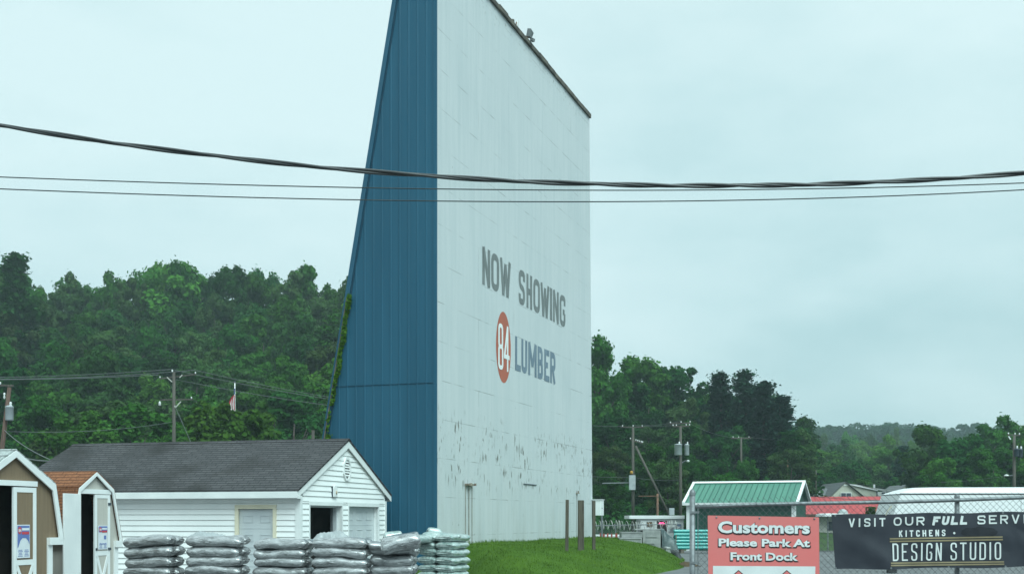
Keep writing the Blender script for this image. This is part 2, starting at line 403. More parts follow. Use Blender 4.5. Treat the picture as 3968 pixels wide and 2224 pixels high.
# ------------------------------------------------------------------ the white drive-in screen
TH = math.atan2(SD.y, SD.x)
scr = thing('drive_in_screen', 'towering white drive-in screen with blue metal side, painted lettering and peeling paint', 'screen', (SO.x, SO.y, 0), TH)
def spx(px, py):                       # photo pixel -> (along, height) on the screen's face
    t = hit(SO, SD, px); d = SO.y + t * SD.y
    return t, H - (py - HOR) / F * d
ZT, WT, WB, ZB = 19.87, 17.68, 18.25, .3
def screen_mat():
    m = bpy.data.materials.new('screen_white'); m.use_nodes = True
    t = m.node_tree; b = t.nodes['Principled BSDF']; l = t.links.new
    N = t.nodes.new
    b.inputs['Roughness'].default_value = .6; b.inputs['Specular IOR Level'].default_value = .3
    tc = N('ShaderNodeTexCoord'); sp = N('ShaderNodeSeparateXYZ'); l(tc.outputs['Object'], sp.inputs['Vector'])
    cb = N('ShaderNodeCombineXYZ'); l(sp.outputs['X'], cb.inputs['X']); l(sp.outputs['Z'], cb.inputs['Y'])
    def mathn(op, a, bb=None, c=None):
        n = N('ShaderNodeMath'); n.operation = op
        for i, q in enumerate((a, bb, c)):
            if q is None: continue
            if isinstance(q, (int, float)): n.inputs[i].default_value = q
            else: l(q, n.inputs[i])
        return n.outputs[0]
    def noise_(scale, sx, sz, det=4):
        mp = N('ShaderNodeMapping'); mp.inputs['Scale'].default_value = (sx, sz, 1); l(cb.outputs['Vector'], mp.inputs['Vector'])
        n = N('ShaderNodeTexNoise'); n.inputs['Scale'].default_value = scale; n.inputs['Detail'].default_value = det; l(mp.outputs['Vector'], n.inputs['Vector'])
        return n.outputs['Fac']
    def rng_(v, a, bb):
        n = N('ShaderNodeMapRange'); n.inputs['From Min'].default_value = a; n.inputs['From Max'].default_value = bb; l(v, n.inputs['Value']); return n.outputs['Result']
    br = N('ShaderNodeTexBrick'); br.offset = .5; br.inputs['Scale'].default_value = 1; br.inputs['Brick Width'].default_value = 7.32; br.inputs['Row Height'].default_value = 1.22
    br.inputs['Mortar Size'].default_value = .009; br.inputs['Mortar Smooth'].default_value = .1
    br.inputs['Color1'].default_value = br.inputs['Color2'].default_value = (0, 0, 0, 1); br.inputs['Mortar'].default_value = (1, 1, 1, 1)
    l(cb.outputs['Vector'], br.inputs['Vector'])
    dash = rng_(noise_(1.0, 1.1, .9, 5), .47, .66)
    seam = mathn('MULTIPLY', br.outputs['Fac'], mathn('MULTIPLY_ADD', dash, .95, .07))
    base = N('ShaderNodeMix'); base.data_type = 'RGBA'; base.inputs['A'].default_value = (.55, .58, .59, 1); base.inputs['B'].default_value = (.475, .52, .535, 1)
    l(mathn('ADD', mathn('MULTIPLY', rng_(noise_(1, 4.5, .22, 4), .4, .75), .8), mathn('MULTIPLY', rng_(noise_(.35, 1, 1, 3), .45, .7), .35)), base.inputs['Factor'])
    # lower courses carry more dirt
    dirt = N('ShaderNodeMix'); dirt.data_type = 'RGBA'; dirt.inputs['B'].default_value = (.33, .345, .325, 1); l(base.outputs['Result'], dirt.inputs['A'])
    low = rng_(sp.outputs['Z'], 3.6, .8)
    l(mathn('MULTIPLY', low, mathn('MULTIPLY_ADD', rng_(noise_(1, 2.2, .35, 5), .42, .7), .45, .04)), dirt.inputs['Factor'])
    # flaking paint in the band above head height
    band = mathn('MULTIPLY', rng_(sp.outputs['Z'], 2.5, 3.1), rng_(sp.outputs['Z'], 5.4, 4.8))
    flake = mathn('MULTIPLY', rng_(noise_(1, 7.5, 2.2, 4), .575, .62), rng_(noise_(1, .8, .7, 2), .42, .54))
    fl1 = mathn('MULTIPLY', band, flake)
    rare = mathn('MULTIPLY', rng_(noise_(1, 9, 4, 3), .71, .74), rng_(sp.outputs['Z'], 3.4, 1.4))
    top = mathn('MULTIPLY', rng_(noise_(1, 7, 7, 3), .60, .66), rng_(sp.outputs['Z'], 19.0, 19.6))
    dots = mathn('MULTIPLY', rng_(noise_(1, 5, 5, 2), .76, .78), .7)
    allf = mathn('MAXIMUM', mathn('MAXIMUM', fl1, rare), mathn('MAXIMUM', mathn('MULTIPLY', top, .6), dots))
    f2 = N('ShaderNodeMix'); f2.data_type = 'RGBA'; f2.inputs['B'].default_value = (.17, .17, .155, 1)
    l(allf, f2.inputs['Factor']); l(dirt.outputs['Result'], f2.inputs['A'])
    s2 = N('ShaderNodeMix'); s2.data_type = 'RGBA'; s2.inputs['B'].default_value = (.16, .165, .16, 1); l(seam, s2.inputs['Factor']); l(f2.outputs['Result'], s2.inputs['A'])
    l(s2.outputs['Result'], b.inputs['Base Color'])
    bp = N('ShaderNodeBump'); bp.inputs['Strength'].default_value = .25; bp.inputs['Distance'].default_value = .02
    l(noise_(1, 1.1, .5, 3), bp.inputs['Height']); l(bp.outputs['Normal'], b.inputs['Normal'])
    return m
MB().prism([(0, 0, ZB), (WB, 0, ZB), (WT, 0, ZT), (0, 0, ZT)], (0, .08, 0)).build('screen_panel', screen_mat(), scr)
def wdepth(z): return 4.72 - .1807 * z
blue = mat('blue_steel', (.018, .098, .160), (.014, .082, .136), .8, .55, stretch=(1, 2.2, .16), bump=.08, spec=.25)
blue_trim = mat('blue_trim', (.016, .090, .150), (.013, .078, .13), 1, .5)
b = MB(); NR = 15
rib = .305                                   # corrugated side sheet: raised ribs from bottom to top
def side_strip(mb, y0, y1, x):
    z1a, z1b = min(ZT - .02, (4.72 - y0) / .1807), min(ZT - .02, (4.72 - y1) / .1807)
    if z1b <= ZB: return
    mb.quad((x, y0, ZB), (x, y1, ZB), (x, y1, z1b), (x, y0, z1a))
y = .085
pr = []
while y < 4.66:
    pr += [(y, 0), (y + .235, 0), (y + .25, -.012), (y + .29, -.012)]; y += rib
for (ya, xa), (yb, xb) in zip(pr, pr[1:]):
    za, zb = min(ZT - .02, (4.72 - ya) / .1807), min(ZT - .02, (4.72 - yb) / .1807)
    if zb > ZB: b.quad((xa, ya, ZB), (xb, yb, ZB), (xb, yb, zb), (xa, ya, za))
b.build('side_panel', blue, scr)
b = MB(); b.quad((WB - .01, .085, ZB), (WB - .01, wdepth(ZB), ZB), (WT - .01, wdepth(ZT), ZT), (WT - .01, .085, ZT)); b.build('side_panel', blue, scr)
b = MB(); b.quad((.02, wdepth(ZB), ZB), (WB - .02, wdepth(ZB), ZB), (WT - .02, wdepth(ZT), ZT), (.02, wdepth(ZT), ZT)); b.build('back_panel', blue, scr)
zs_ = H - (1490 - HOR) / F * 37.6
b = MB(); b.box(-.020, -.002, .09, wdepth(zs_) - .1, zs_ - .004, zs_ + .004); b.build('side_seam', mat('blue_shadow', (.008, .05, .09)), scr)
b = MB()
b.prism([(-.07, wdepth(ZB) - .13, ZB), (-.07, wdepth(ZB) + .04, ZB), (-.07, wdepth(ZT) + .04, ZT), (-.07, wdepth(ZT) - .10, ZT)], (.12, 0, 0))
b.build('slanted_frame', blue_trim, scr)
b = MB(); b.prism([(-.03, wdepth(ZB) - .175, ZB), (-.03, wdepth(ZB) - .14, ZB), (-.03, wdepth(ZT) - .11, ZT), (-.03, wdepth(ZT) - .145, ZT)], (.02, 0, 0)); b.build('frame_gap', mat('blue_shadow', (.008, .05, .09)), scr)
b = MB(); b.box(-.035, .03, -.012, .10, ZB, ZT - .05); b.build('corner_trim', blue, scr)
# ragged coping along the top
cop = mat('coping_weathered', (.14, .125, .10), (.06, .055, .05), 3, .9, bump=.5)
b = MB(); rnd = random.Random(4); x = -.03
while x < WT + .03:
    x2 = min(WT + .05, x + rnd.uniform(.5, 1.1)); dz = rnd.uniform(-.02, .03)
    b.box(x, x2, -.07 - rnd.uniform(0, .04), wdepth(ZT) + .06, ZT - .02 + dz * .3, ZT + .14 + dz); x = x2 + .001
b.build('coping', cop, scr)
def sfn(x, z, lift): return (x, -.006 - lift, z)
grey_paint = mat('faded_grey_paint', (.14, .155, .155), (.20, .22, .22), 5, .7, stretch=(1, 1, .2))
blue_paint = mat('faded_blue_paint', (.125, .175, .225), (.19, .245, .30), 5, .7, stretch=(1, 1, .2))
red_paint = mat('faded_red_paint', (.46, .125, .075), (.40, .115, .075), 1.5, .7, stretch=(1, 1, .4))
def zrow(pts): return sum(spx(*p)[1] for p in pts) / len(pts)
def cx_(q): return 1750 + q / 2.2222
def cy_(q): return 900 + q / 2.2222
zt = zrow([(cx_(265), cy_(120)), (cx_(578), cy_(322)), (cx_(975), cy_(545))]); zb = zrow([(cx_(265), cy_(442)), (cx_(600), cy_(632)), (cx_(975), cy_(818))])
b = MB()
for ch, a, c in (('N', 264, 330), ('O', 340, 408), ('W', 415, 508), (None, 0, 0), ('S', 577, 631), ('H', 644, 692), ('O', 703, 760), ('W', 765, 840), ('I', 846, 866), ('N', 873, 921), ('G', 930, 979)):
    if ch is None: b.build('lettering', grey_paint, scr); b = MB(); continue
    ua, ub = spx(cx_(a), 1000)[0], spx(cx_(c), 1000)[0]
    letter(b, ch, ua, zb, ub - ua, zt - zb, .235 if ch != 'I' else ub - ua, sfn, dl=.002)
b.build('lettering', grey_paint, scr)
zt = zrow([(cx_(547), cy_(890)), (cx_(890), cy_(1045))]); zb = zrow([(cx_(547), cy_(1185)), (cx_(892), cy_(1310))])
b = MB()
for ch, a, c in (('L', 546, 594), ('U', 600, 650), ('M', 659, 730), ('B', 740, 785), ('E', 797, 840), ('R', 848, 893)):
    ua, ub = spx(cx_(a), 1000)[0], spx(cx_(c), 1000)[0]
    letter(b, ch, ua, zb, ub - ua, zt - zb, .235, sfn, dl=.002)
b.build('lettering', blue_paint, scr)
ua, ub = spx(cx_(382), 1000)[0], spx(cx_(509), 1000)[0]; uc, rr = (ua + ub) / 2, (ub - ua) / 2
zc = (spx(cx_(440), cy_(682))[1] + spx(cx_(452), cy_(1298))[1]) / 2
rv = (spx(cx_(440), cy_(682))[1] - spx(cx_(452), cy_(1298))[1]) / 2
b = MB(); n = 64
b.add([(uc + rr * math.cos(2 * math.pi * i / n), -.004, zc + rv * math.sin(2 * math.pi * i / n)) for i in range(n)], [tuple(range(n))])
emb = b.build('round_emblem', red_paint, scr)
b = MB()
z8t, z8b = spx(cx_(420), cy_(785))[1], spx(cx_(420), cy_(1180))[1]
u8a, u8b = spx(cx_(399), 1000)[0], spx(cx_(443), 1000)[0]; letter(b, '8', u8a, z8b, u8b - u8a, z8t - z8b, .15, lambda x, z, l: (x, -.010 - l, z), rad=.4, dl=.002)
u4a, u4b = spx(cx_(447), 1000)[0], spx(cx_(496), 1000)[0]; letter(b, '4', u4a, z8b, u4b - u4a, z8t - z8b, .16, lambda x, z, l: (x, -.010 - l, z), dl=.002)
b.build('numeral', white_paint, emb)
# fittings on the face
def fp(px, py): q = spx(px, py); return q
b = MB()
for px, w in ((1801, .009), (1814, .013), (1826, .009)):
    u, z = fp(px, 1880); b.tube([(u, -.03, .85), (u, -.03, z)], w, 6)
b.build('rusty_conduit', mat('pale_rust', (.30, .27, .22), (.17, .13, .10), 5, .8), scr)
u0, z0 = fp(1801, 1876); u1, _ = fp(1827, 1876)
b = MB(); b.box(u0, u1 + .05, -.12, 0, z0 - .03, z0 + .03); b.tube([(u0 + .2, -.14, z0 - .05), (u0 + .2, -.14, z0 + .05)], .05, 8); b.tube([(u1, -.14, z0 - .03), (u1, -.14, z0 + .05)], .04, 8)
b.build('lamp_bracket', mat('pale_rust', (.3, .27, .22)), scr)
u0, z0 = fp(2028, 1874); u1, z1 = fp(2077, 1880); b = MB(); b.bar((u0, -.02, z0), (u1, -.02, z0), .025, .03); b.build('wall_rail', dark_tank, scr)
u0, z0 = fp(2234, 1910); b = MB(); b.box(u0 - .08, u0 + .14, -.1, 0, z0 - .02, z0 + .02); b.tube([(u0, -.08, z0 + .02), (u0, -.08, z0 + .1)], .035, 8); b.build('lamp_bracket', mat('pale_rust', (.3, .27, .22)), scr)
u0, z0 = fp(2234, 1980); b = MB(); b.tube([(u0, -.015, .9), (u0, -.015, z0 + .9)], .007, 6); b.build('rusty_conduit', mat('pale_rust', (.3, .27, .22)), scr)
# white electrical box at the far corner
bx0, bz1 = fp(2291, 1936); bz0 = fp(2291, 1996)[1]
pe = thing('electrical_box', 'white electrical box fixed to the far corner of the screen', 'electrical box', (SO.x + SD.x * (bx0 + .2), SO.y + SD.y * (bx0 + .2), bz0), TH)
MB().box(-.15, .45, -.42, -.02, 0, bz1 - bz0).build('cabinet', white_paint, pe, bevel=.01)
MB().box(-.19, .49, -.45, -.01, bz1 - bz0 + .002, bz1 - bz0 + .03).build('lid', white_paint, pe)
MB().box(.1, .14, -.435, -.422, .3, .36).build('latch', dark_tank, pe)
# lamps on the top edge
u, _ = fp(2040, 170); t_ = thing('floodlight', 'grey double floodlight on the top edge of the white screen', 'floodlight', (SO.x + SD.x * u, SO.y + SD.y * u, ZT + .12), TH)
MB().tube([(0, -.03, 0), (0, -.05, .16)], .02, 8).build('bracket', rust, t_)
lampg = mat('lamp_grey', (.16, .175, .18), (.12, .13, .135), 3, .5)
b = MB(); b.prism([(-.05, -.14, .10), (.22, -.14, .12), (.24, -.22, .33), (-.05, -.20, .40)], (.02, .15, .04)); b.build('lamp_housing', lampg, t_, bevel=.01)
b = MB(); b.prism([(.10, -.22, -.02), (.34, -.22, .02), (.34, -.24, .14), (.10, -.22, .10)], (.02, .12, .02)); b.build('lamp_housing', lampg, t_, bevel=.008)
u, _ = fp(1999, 112); t_ = thing('floodlight', 'pale triangular lamp shield left of the grey floodlight on the screen top', 'floodlight', (SO.x + SD.x * u, SO.y + SD.y * u, ZT + .12), TH)
MB().tube([(0, -.02, 0), (0, -.02, .2)], .025, 8).build('bracket', rust, t_)
b = MB(); b.prism([(-.03, -.05, .03), (.2, -.05, .0), (.1, -.08, .28), (.02, -.08, .26)], (0, .03, 0)); b.build('lamp_shield', white_paint, t_)
u, _ = fp(1983, 98); t_ = thing('mounting_bracket', 'dark broken bracket on the screen top beside the pale lamp shield', 'bracket', (SO.x + SD.x * u, SO.y + SD.y * u, ZT + .12), TH)
MB().prism([(-.14, -.06, 0), (.16, -.06, 0), (.12, -.06, .15), (-.03, -.06, .12)], (0, .05, 0)).build('plate', cop, t_)
# creeper on the slanted blue edge
leafs = leaf_mat('creeper_leaf', (.050, .150, .018), (.105, .250, .032))
def leaf_cards(pts, nrm, size, rng, tint):
    n = len(pts); nrm = nrm / np.maximum(1e-6, np.linalg.norm(nrm, axis=1, keepdims=True))
    r = rng.normal(size=(n, 3)); a = np.cross(nrm, r); a /= np.maximum(1e-6, np.linalg.norm(a, axis=1, keepdims=True)); bb = np.cross(nrm, a)
    sx = (size * (.6 + .8 * rng.random(n)))[:, None]; sy = sx * (.55 + .35 * rng.random(n))[:, None]
    v = np.stack([pts - a * sx, pts - bb * sy + nrm * sx * .15, pts + a * sx, pts + bb * sy + nrm * sx * .15], 1).reshape(-1, 3)
    return v, np.repeat(tint, 4)
def card_mesh(name, v, tint, material):
    n = len(v) // 4; me = bpy.data.meshes.new(name)
    me.vertices.add(len(v)); me.vertices.foreach_set('co', v.astype(np.float32).ravel())
    me.loops.add(len(v)); me.loops.foreach_set('vertex_index', np.arange(len(v), dtype=np.int32))
    me.polygons.add(n); me.polygons.foreach_set('loop_start', np.arange(0, 4 * n, 4, dtype=np.int32))
    at = me.attributes.new('tint', 'FLOAT', 'POINT'); at.data.foreach_set('value', tint.astype(np.float32))
    me.update(calc_edges=True); me.materials.append(material); return me
rg = np.random.default_rng(11)
vp = []
for z0, z1, wid, n in ((6.1, 8.9, .11, 620), (5.4, 6.1, .08, 90), (2.6, 5.2, .04, 90), (3.9, 4.5, .18, 90)):
    z = z0 + (z1 - z0) * rg.random(n); yy = wdepth(z) - .10 - wid * (.2 + rg.random(n)) * (.6 + .6 * np.sin(z * 3.1) ** 2)
    vp.append(np.stack([-.06 - .13 * rg.random(n), yy, z], 1))
vp = np.concatenate(vp)
v, ti = leaf_cards(vp, np.array([[-1, 0, .3]]) + rg.normal(size=vp.shape) * .6, .055, rg, rg.random(len(vp)))
vn = thing('creeper_vine', 'green creeper climbing the slanted edge of the blue side wall', 'vine', (SO.x, SO.y, 0), TH)
vo = bpy.data.objects.new('foliage', card_mesh('foliage', v, ti, leafs)); COL.objects.link(vo); vo.parent = vn
MB().tube([(-.12, wdepth(z) - .07, z) for z in (.9, 2, 3, 4, 5, 6, 7, 8, 8.8)], .02, 5).build('stem', old_wood, vn)
# four posts on the mound in front of the screen
def on_mound(px, py):
    d = 20.0
    while d < 70:
        p = P(px, py, d)
        if p.z <= max(mound(p.x, p.y), terrain(p.x, p.y)): return p
        d += .05
    return p
for px, py, yt, w, lab in ((2196, 2134, 1935, .15, 'lone weathered wooden post on the grass, farthest from the electrical box'), (2246, 2131, 1937, .17, 'wider post of the touching pair on the grass, its shorter grey side'),
                           (2258, 2130, 1937, .13, 'narrow post of the touching pair, on the side towards the electrical box'), (2301, 2128, 1939, .15, 'weathered post standing in front of the white electrical box')):
    p = on_mound(px, py); h = H - (yt - HOR) / F * p.y - p.z; w *= .66
    t_ = thing('wooden_post', lab, 'post', (p.x, p.y + (.03 if px == 2258 else 0), p.z), random.Random(px).uniform(-.2, .2), 'wooden posts on the grass mound')
    b = MB(); b.prism([(-w / 2, -w / 2, -.3), (w / 2, -w / 2, -.3), (w / 2, w / 2, -.3), (-w / 2, w / 2, -.3)], (.018 if px < 2200 else .0, 0, h + .3)); o = b.build('shaft', mat('dark_post_wood', (.125, .11, .085), (.07, .06, .047), 5, .9, stretch=(6, 6, .5), bump=.4), t_, bevel=.01)
# ------------------------------------------------------------------ the white garage
GD = Vector((.272, .962)).normalized(); LD = Vector((-GD.y, GD.x)); TG = math.atan2(GD.y, GD.x)
G0 = Vector((-5.55, 31.0)); GW, GL_, WH = 5.95, 8.9, 2.36
gar = thing('garage', 'long white vinyl sided garage with dark shingle roof behind the mulch bags', 'garage', (G0.x, G0.y, 0), TG)
RZ, EZ, OV = 3.98, 2.46, .30
def gu(px): return hit(G0, GD, px)
def gz(px, py): return H - (py - HOR) / F * (G0.y + GD.y * gu(px))
def gl(px): return hit(G0, LD, px)
d1a, d1b, d2a, d2b = gu(1198), gu(1322), gu(1349), gu(1464); dtop = gz(1260, 1958)
la, lb = gl(1060), gl(926); ltop = H - (1971 - HOR) / F * 31.6
slope = (RZ - EZ) / (GW / 2 + OV)
def roofz(u): return EZ + slope * (u + OV) if u <= GW / 2 else EZ + slope * (GW + OV - u)
b = MB(); T = .12                                   # shell with real openings
zw = EZ - .05
b.box(0, d1a, 0, T, 0, zw); b.box(d1b, d2a, 0, T, 0, zw); b.box(d2b, GW, 0, T, 0, zw); b.box(d1a, d1b, 0, T, dtop, zw); b.box(d2a, d2b, 0, T, dtop, zw)
b.prism([(0, 0, zw + .001), (GW, 0, zw + .001), (GW, 0, roofz(GW) - .03), (GW / 2, 0, RZ - .05), (0, 0, roofz(0) - .03)], (0, T, 0))
b.box(0, T, T, la, 0, zw); b.box(0, T, lb, GL_, 0, zw); b.box(0, T, la, lb, ltop, zw)
b.box(GW - T, GW, T, GL_, 0, zw); b.box(T, GW - T, GL_ - T, GL_, 0, zw)
b.prism([(0, GL_, zw + .001), (GW, GL_, zw + .001), (GW, GL_, roofz(GW) - .03), (GW / 2, GL_, RZ - .05), (0, GL_, roofz(0) - .03)], (0, -T, 0))
b.build('wall', vinyl, gar)
b = MB(); b.box(.5, GW - .5, .9, GL_ - .5, .02, 2.3); b.f = b.f; b.build('shade_lining', dark_inside, gar)  # block added inside; its near-black colour supplies the doorway's shade
def siding(mb, f, z0, z1, step, spans):
    z = z0
    while z < z1 - .02:
        zt_ = min(z + step, z1)
        for ua, ub, ua2, ub2 in spans(z, zt_):
            if ub - ua < .03: continue
            if ub2 <= ua2: ua2 = ub2 = (ua2 + ub2) / 2
            zq = zt_ - .017
            mb.quad(f(ua, z, .034), f(ub, z, .034), f(ub2, zq, .012), f(ua2, zq, .012))
            mb.quad(f(ua, z, .001), f(ub, z, .001), f(ub, z, .034), f(ua, z, .034))
            mb.quad(f(ua2, zq, .012), f(ub2, zq, .012), f(ub2, zq, .001), f(ua2, zq, .001))
        z += step
def gspan(z, zt_):
    if zt_ <= dtop + .1: return [(.1, d1a - .07, .1, d1a - .07), (d1b + .05, d2a - .07, d1b + .05, d2a - .07), (d2b + .05, GW - .1, d2b + .05, GW - .1)]
    if z < zw - .1: return [(.1, GW - .1, .1, GW - .1)]
    def ed(q): return max(.12, (q - EZ + .10) / slope - OV + .02)
    a, a2 = ed(z), ed(zt_)
    return [(a, GW - a, a2, GW - a2)]
b = MB(); ff = lambda u, z, o: (u, -o, z)
siding(b, ff, .1, dtop + .1, .148, gspan); siding(b, ff, dtop + .1, RZ - .2, .148, gspan); b.build('gable_siding', vinyl, gar)
b = MB(); fl = lambda u, z, o: (-o, u, z)
siding(b, fl, .1, 2.20, .148, lambda z, zt_: [(.1, la - .10, .1, la - .10), (lb + .10, GL_ - .1, lb + .10, GL_ - .1)] if zt_ < ltop + .12 else [(.1, GL_ - .1, .1, GL_ - .1)])
b.build('side_siding', vinyl, gar)
roof_dark = shingle_mat('dark_shingles', (.066, .065, .069), (.092, .089, .093), (.028, .027, .029), 'YZ', .32, .066, stain=(.026, .025, .024), zk=1.0)
b = MB(); th = .05
for side in (0, 1):
    e0, e1 = (-OV, GW / 2) if side == 0 else (GW + OV, GW / 2)
    b.prism([(e0, -.11, EZ), (e0, GL_ + .1, EZ), (e1, GL_ + .1, RZ), (e1, -.11, RZ)][::1 if side == 0 else -1], (0, 0, th))
rf = b.build('roof', roof_dark, gar)
b = MB(); b.prism([(GW / 2 - .16, -.115, RZ - .01), (GW / 2, -.115, RZ + .066), (GW / 2 + .16, -.115, RZ - .01)], (0, GL_ + .23, 0)); b.build('ridge_cap', roof_dark, rf)
b = MB()
b.box(-OV - .025, -OV, -.085, GL_ + .1, EZ - .165, EZ + .005); b.build('fascia', white_paint, gar)
b = MB(); b.box(GW + OV, GW + OV + .025, -.085, GL_ + .1, EZ - .165, EZ + .005); b.build('fascia', white_paint, gar)
b = MB(); b.box(-OV + .001, -.001, -.06, GL_ + .08, EZ - .15, EZ - .13); b.build('soffit', white_paint, gar)
b = MB()
for s in (0, 1):
    e0 = -OV if s == 0 else GW + OV
    b.prism([(e0, -.09, EZ - .17), (GW / 2, -.09, RZ - .21), (GW / 2, -.09, RZ - .004), (e0, -.09, EZ - .004)], (0, .022, 0))
b.box(-OV, -.05, -.093, -.06, EZ - .18, EZ - .10); b.build('rake_board', white_paint, gar)
b = MB()
for s in (0, 1):
    e0 = -OV if s == 0 else GW + OV
    b.prism([(e0, -.066, EZ - .13), (GW / 2, -.066, RZ - .13), (GW / 2, -.036, RZ - .13), (e0, -.036, EZ - .13)], (0, 0, .02))
b.build('rake_soffit', white_paint, gar)
b = MB(); b.prism([(-.045, -.045, 0), (.1, -.045, 0), (.1, -.004, 0), (-.004, -.004, 0), (-.004, .1, 0), (-.045, .1, 0)], (0, 0, 2.3)); b.build('corner_board', white_paint, gar)
b = MB(); b.box(GW - .1, GW + .03, -.045, -.004, 0, 2.3); b.build('corner_board', white_paint, gar)
# side door: white panelled door in an almond frame
b = MB(); o = .10
b.box(-.05, .02, la - o, la, 0, ltop); b.box(-.05, .02, lb, lb + o, 0, ltop); b.box(-.05, .02, la - o, lb + o, ltop, ltop + .11); b.build('door_frame', almond, gar)
dr = MB().box(.03, .075, la + .005, lb - .005, .02, ltop - .008).build('side_door', door_grey, gar)
def panels(mb, f, u0, u1, zrows, cols, o, tk=.012):
    w = (u1 - u0) / cols
    for z0, z1 in zrows:
        for c in range(cols):
            a, e_ = u0 + c * w + w * .22, u0 + (c + 1) * w - w * .22
            for q in ((a, e_, z0, z0 + tk), (a, e_, z1 - tk, z1), (a, a + tk, z0, z1), (e_ - tk, e_, z0, z1)):
                p = [f(q[0], q[2], o), f(q[1], q[2], o), f(q[1], q[3], o), f(q[0], q[3], o)]
                n = Vector(f(0, 0, o + .012)) - Vector(f(0, 0, o)); mb.prism(p, n)
b = MB(); fd = lambda u, z, o_: (.03 - o_, u, z)
panels(b, fd, la, lb, [(ltop - .36, ltop - .18), (ltop - .86, ltop - .68), (ltop - 1.36, ltop - 1.18), (ltop - 1.86, ltop - 1.68)], 2, .0)
for z in (ltop - .52, ltop - 1.02, ltop - 1.52): b.box(.022, .03, la + .01, lb - .01, z, z + .012)
b.build('door_panel', door_grey, dr)
# gable doorways: one open, one with its sectional door down
REV = .13
b = MB()
for a, c in ((d1a, d1b), (d2a, d2b)):
    b.box(a - .002, a + .05, T + .002, REV + .1, 0, dtop); b.box(c - .05, c + .002, T + .002, REV + .1, 0, dtop); b.box(a + .05, c - .05, T + .002, REV + .1, dtop - .05, dtop + .002)
b.build('door_reveal', door_grey, gar)
b = MB()
for a, c in ((d1a, d1b), (d2a, d2b)):
    b.box(a - .075, a, -.035, .05, 0, dtop + .10); b.box(c, c + .05, -.035, .05, 0, dtop + .10); b.box(a, c, -.035, .05, dtop, dtop + .10)
b.build('door_trim', white_paint, gar)
gd2 = MB().box(d2a + .05, d2b - .05, REV, REV + .045, .01, dtop - .05).build('garage_door', door_grey, gar)
b = MB(); fg = lambda u, z, o_: (u, REV - o_, z)
panels(b, fg, d2a + .06, d2b - .06, [(dtop - .40, dtop - .16), (dtop - .92, dtop - .68), (dtop - 1.44, dtop - 1.2)], 3, .0)
for z in (dtop - .55, dtop - 1.07, dtop - 1.6): b.box(d2a + .055, d2b - .055, REV - .006, REV, z, z + .012)
b.build('door_panel', door_grey, gd2)
b = MB(); b.box(d1b - .09, d1b - .06, REV + .1, REV + .16, 0, dtop - .06); b.build('door_track', alu, gar)
# gable louvre
uv, zv0, zv1 = GW / 2 - .02, gz(1340, 1862), gz(1340, 1772); zvm, wv = (zv0 + zv1) / 2, .25
octo = lambda k: [(uv - wv * k, zvm - .14 * k), (uv - .10 * k, zv0 + (1 - k) * .3), (uv + .10 * k, zv0 + (1 - k) * .3), (uv + wv * k, zvm - .14 * k), (uv + wv * k, zvm + .14 * k), (uv + .10 * k, zv1 - (1 - k) * .3), (uv - .10 * k, zv1 - (1 - k) * .3), (uv - wv * k, zvm + .14 * k)]
b = MB(); oo, ii = octo(1), octo(.78)
for i in range(8):
    j = (i + 1) % 8; b.prism([(oo[i][0], -.07, oo[i][1]), (oo[j][0], -.07, oo[j][1]), (ii[j][0], -.07, ii[j][1]), (ii[i][0], -.07, ii[i][1])], (0, .055, 0))
vt = b.build('gable_vent', white_paint, gar)
b = MB(); b.add([(q[0], -.028, q[1]) for q in ii], [tuple(range(8))]); b.build('vent_opening', dark_inside, vt)
b = MB(); z = zv0 + .14
while z < zv1 - .12:
    k = min(1, (zv1 - .08 - z) / .25, (z - zv0 - .03) / .22); w = .06 + .13 * max(0, k); b.prism([(uv - w, -.062, z), (uv + w, -.062, z), (uv + w, -.03, z + .034), (uv - w, -.03, z + .034)], (0, .004, .012)); z += .075
b.build('louvre', white_paint, vt)
ul, zl0, zl1 = gu(1291), gz(1291, 1925), gz(1291, 1884)
wl = thing('wall_lamp', 'small white wall lamp on the garage gable below the vent', 'lamp', (G0.x + GD.x * ul, G0.y + GD.y * ul, zl0), TG)
MB().box(-.16, .16, -.045, -.022, 0, zl1 - zl0).build('back_plate', dark_tank, wl)
b = MB(); b.prism([(-.13, -.047, .0), (.13, -.047, 0), (.13, -.047, .26), (.06, -.047, .33), (-.06, -.047, .33), (-.13, -.047, .26)], (0, -.03, 0)); b.build('housing', white_paint, wl, bevel=.01)
MB().tube([(.05, -.075, .13), (.06, -.095, .13)], .05, 8).build('bulb', mat('lamp_amber', (.5, .36, .2), rough=.3), wl)

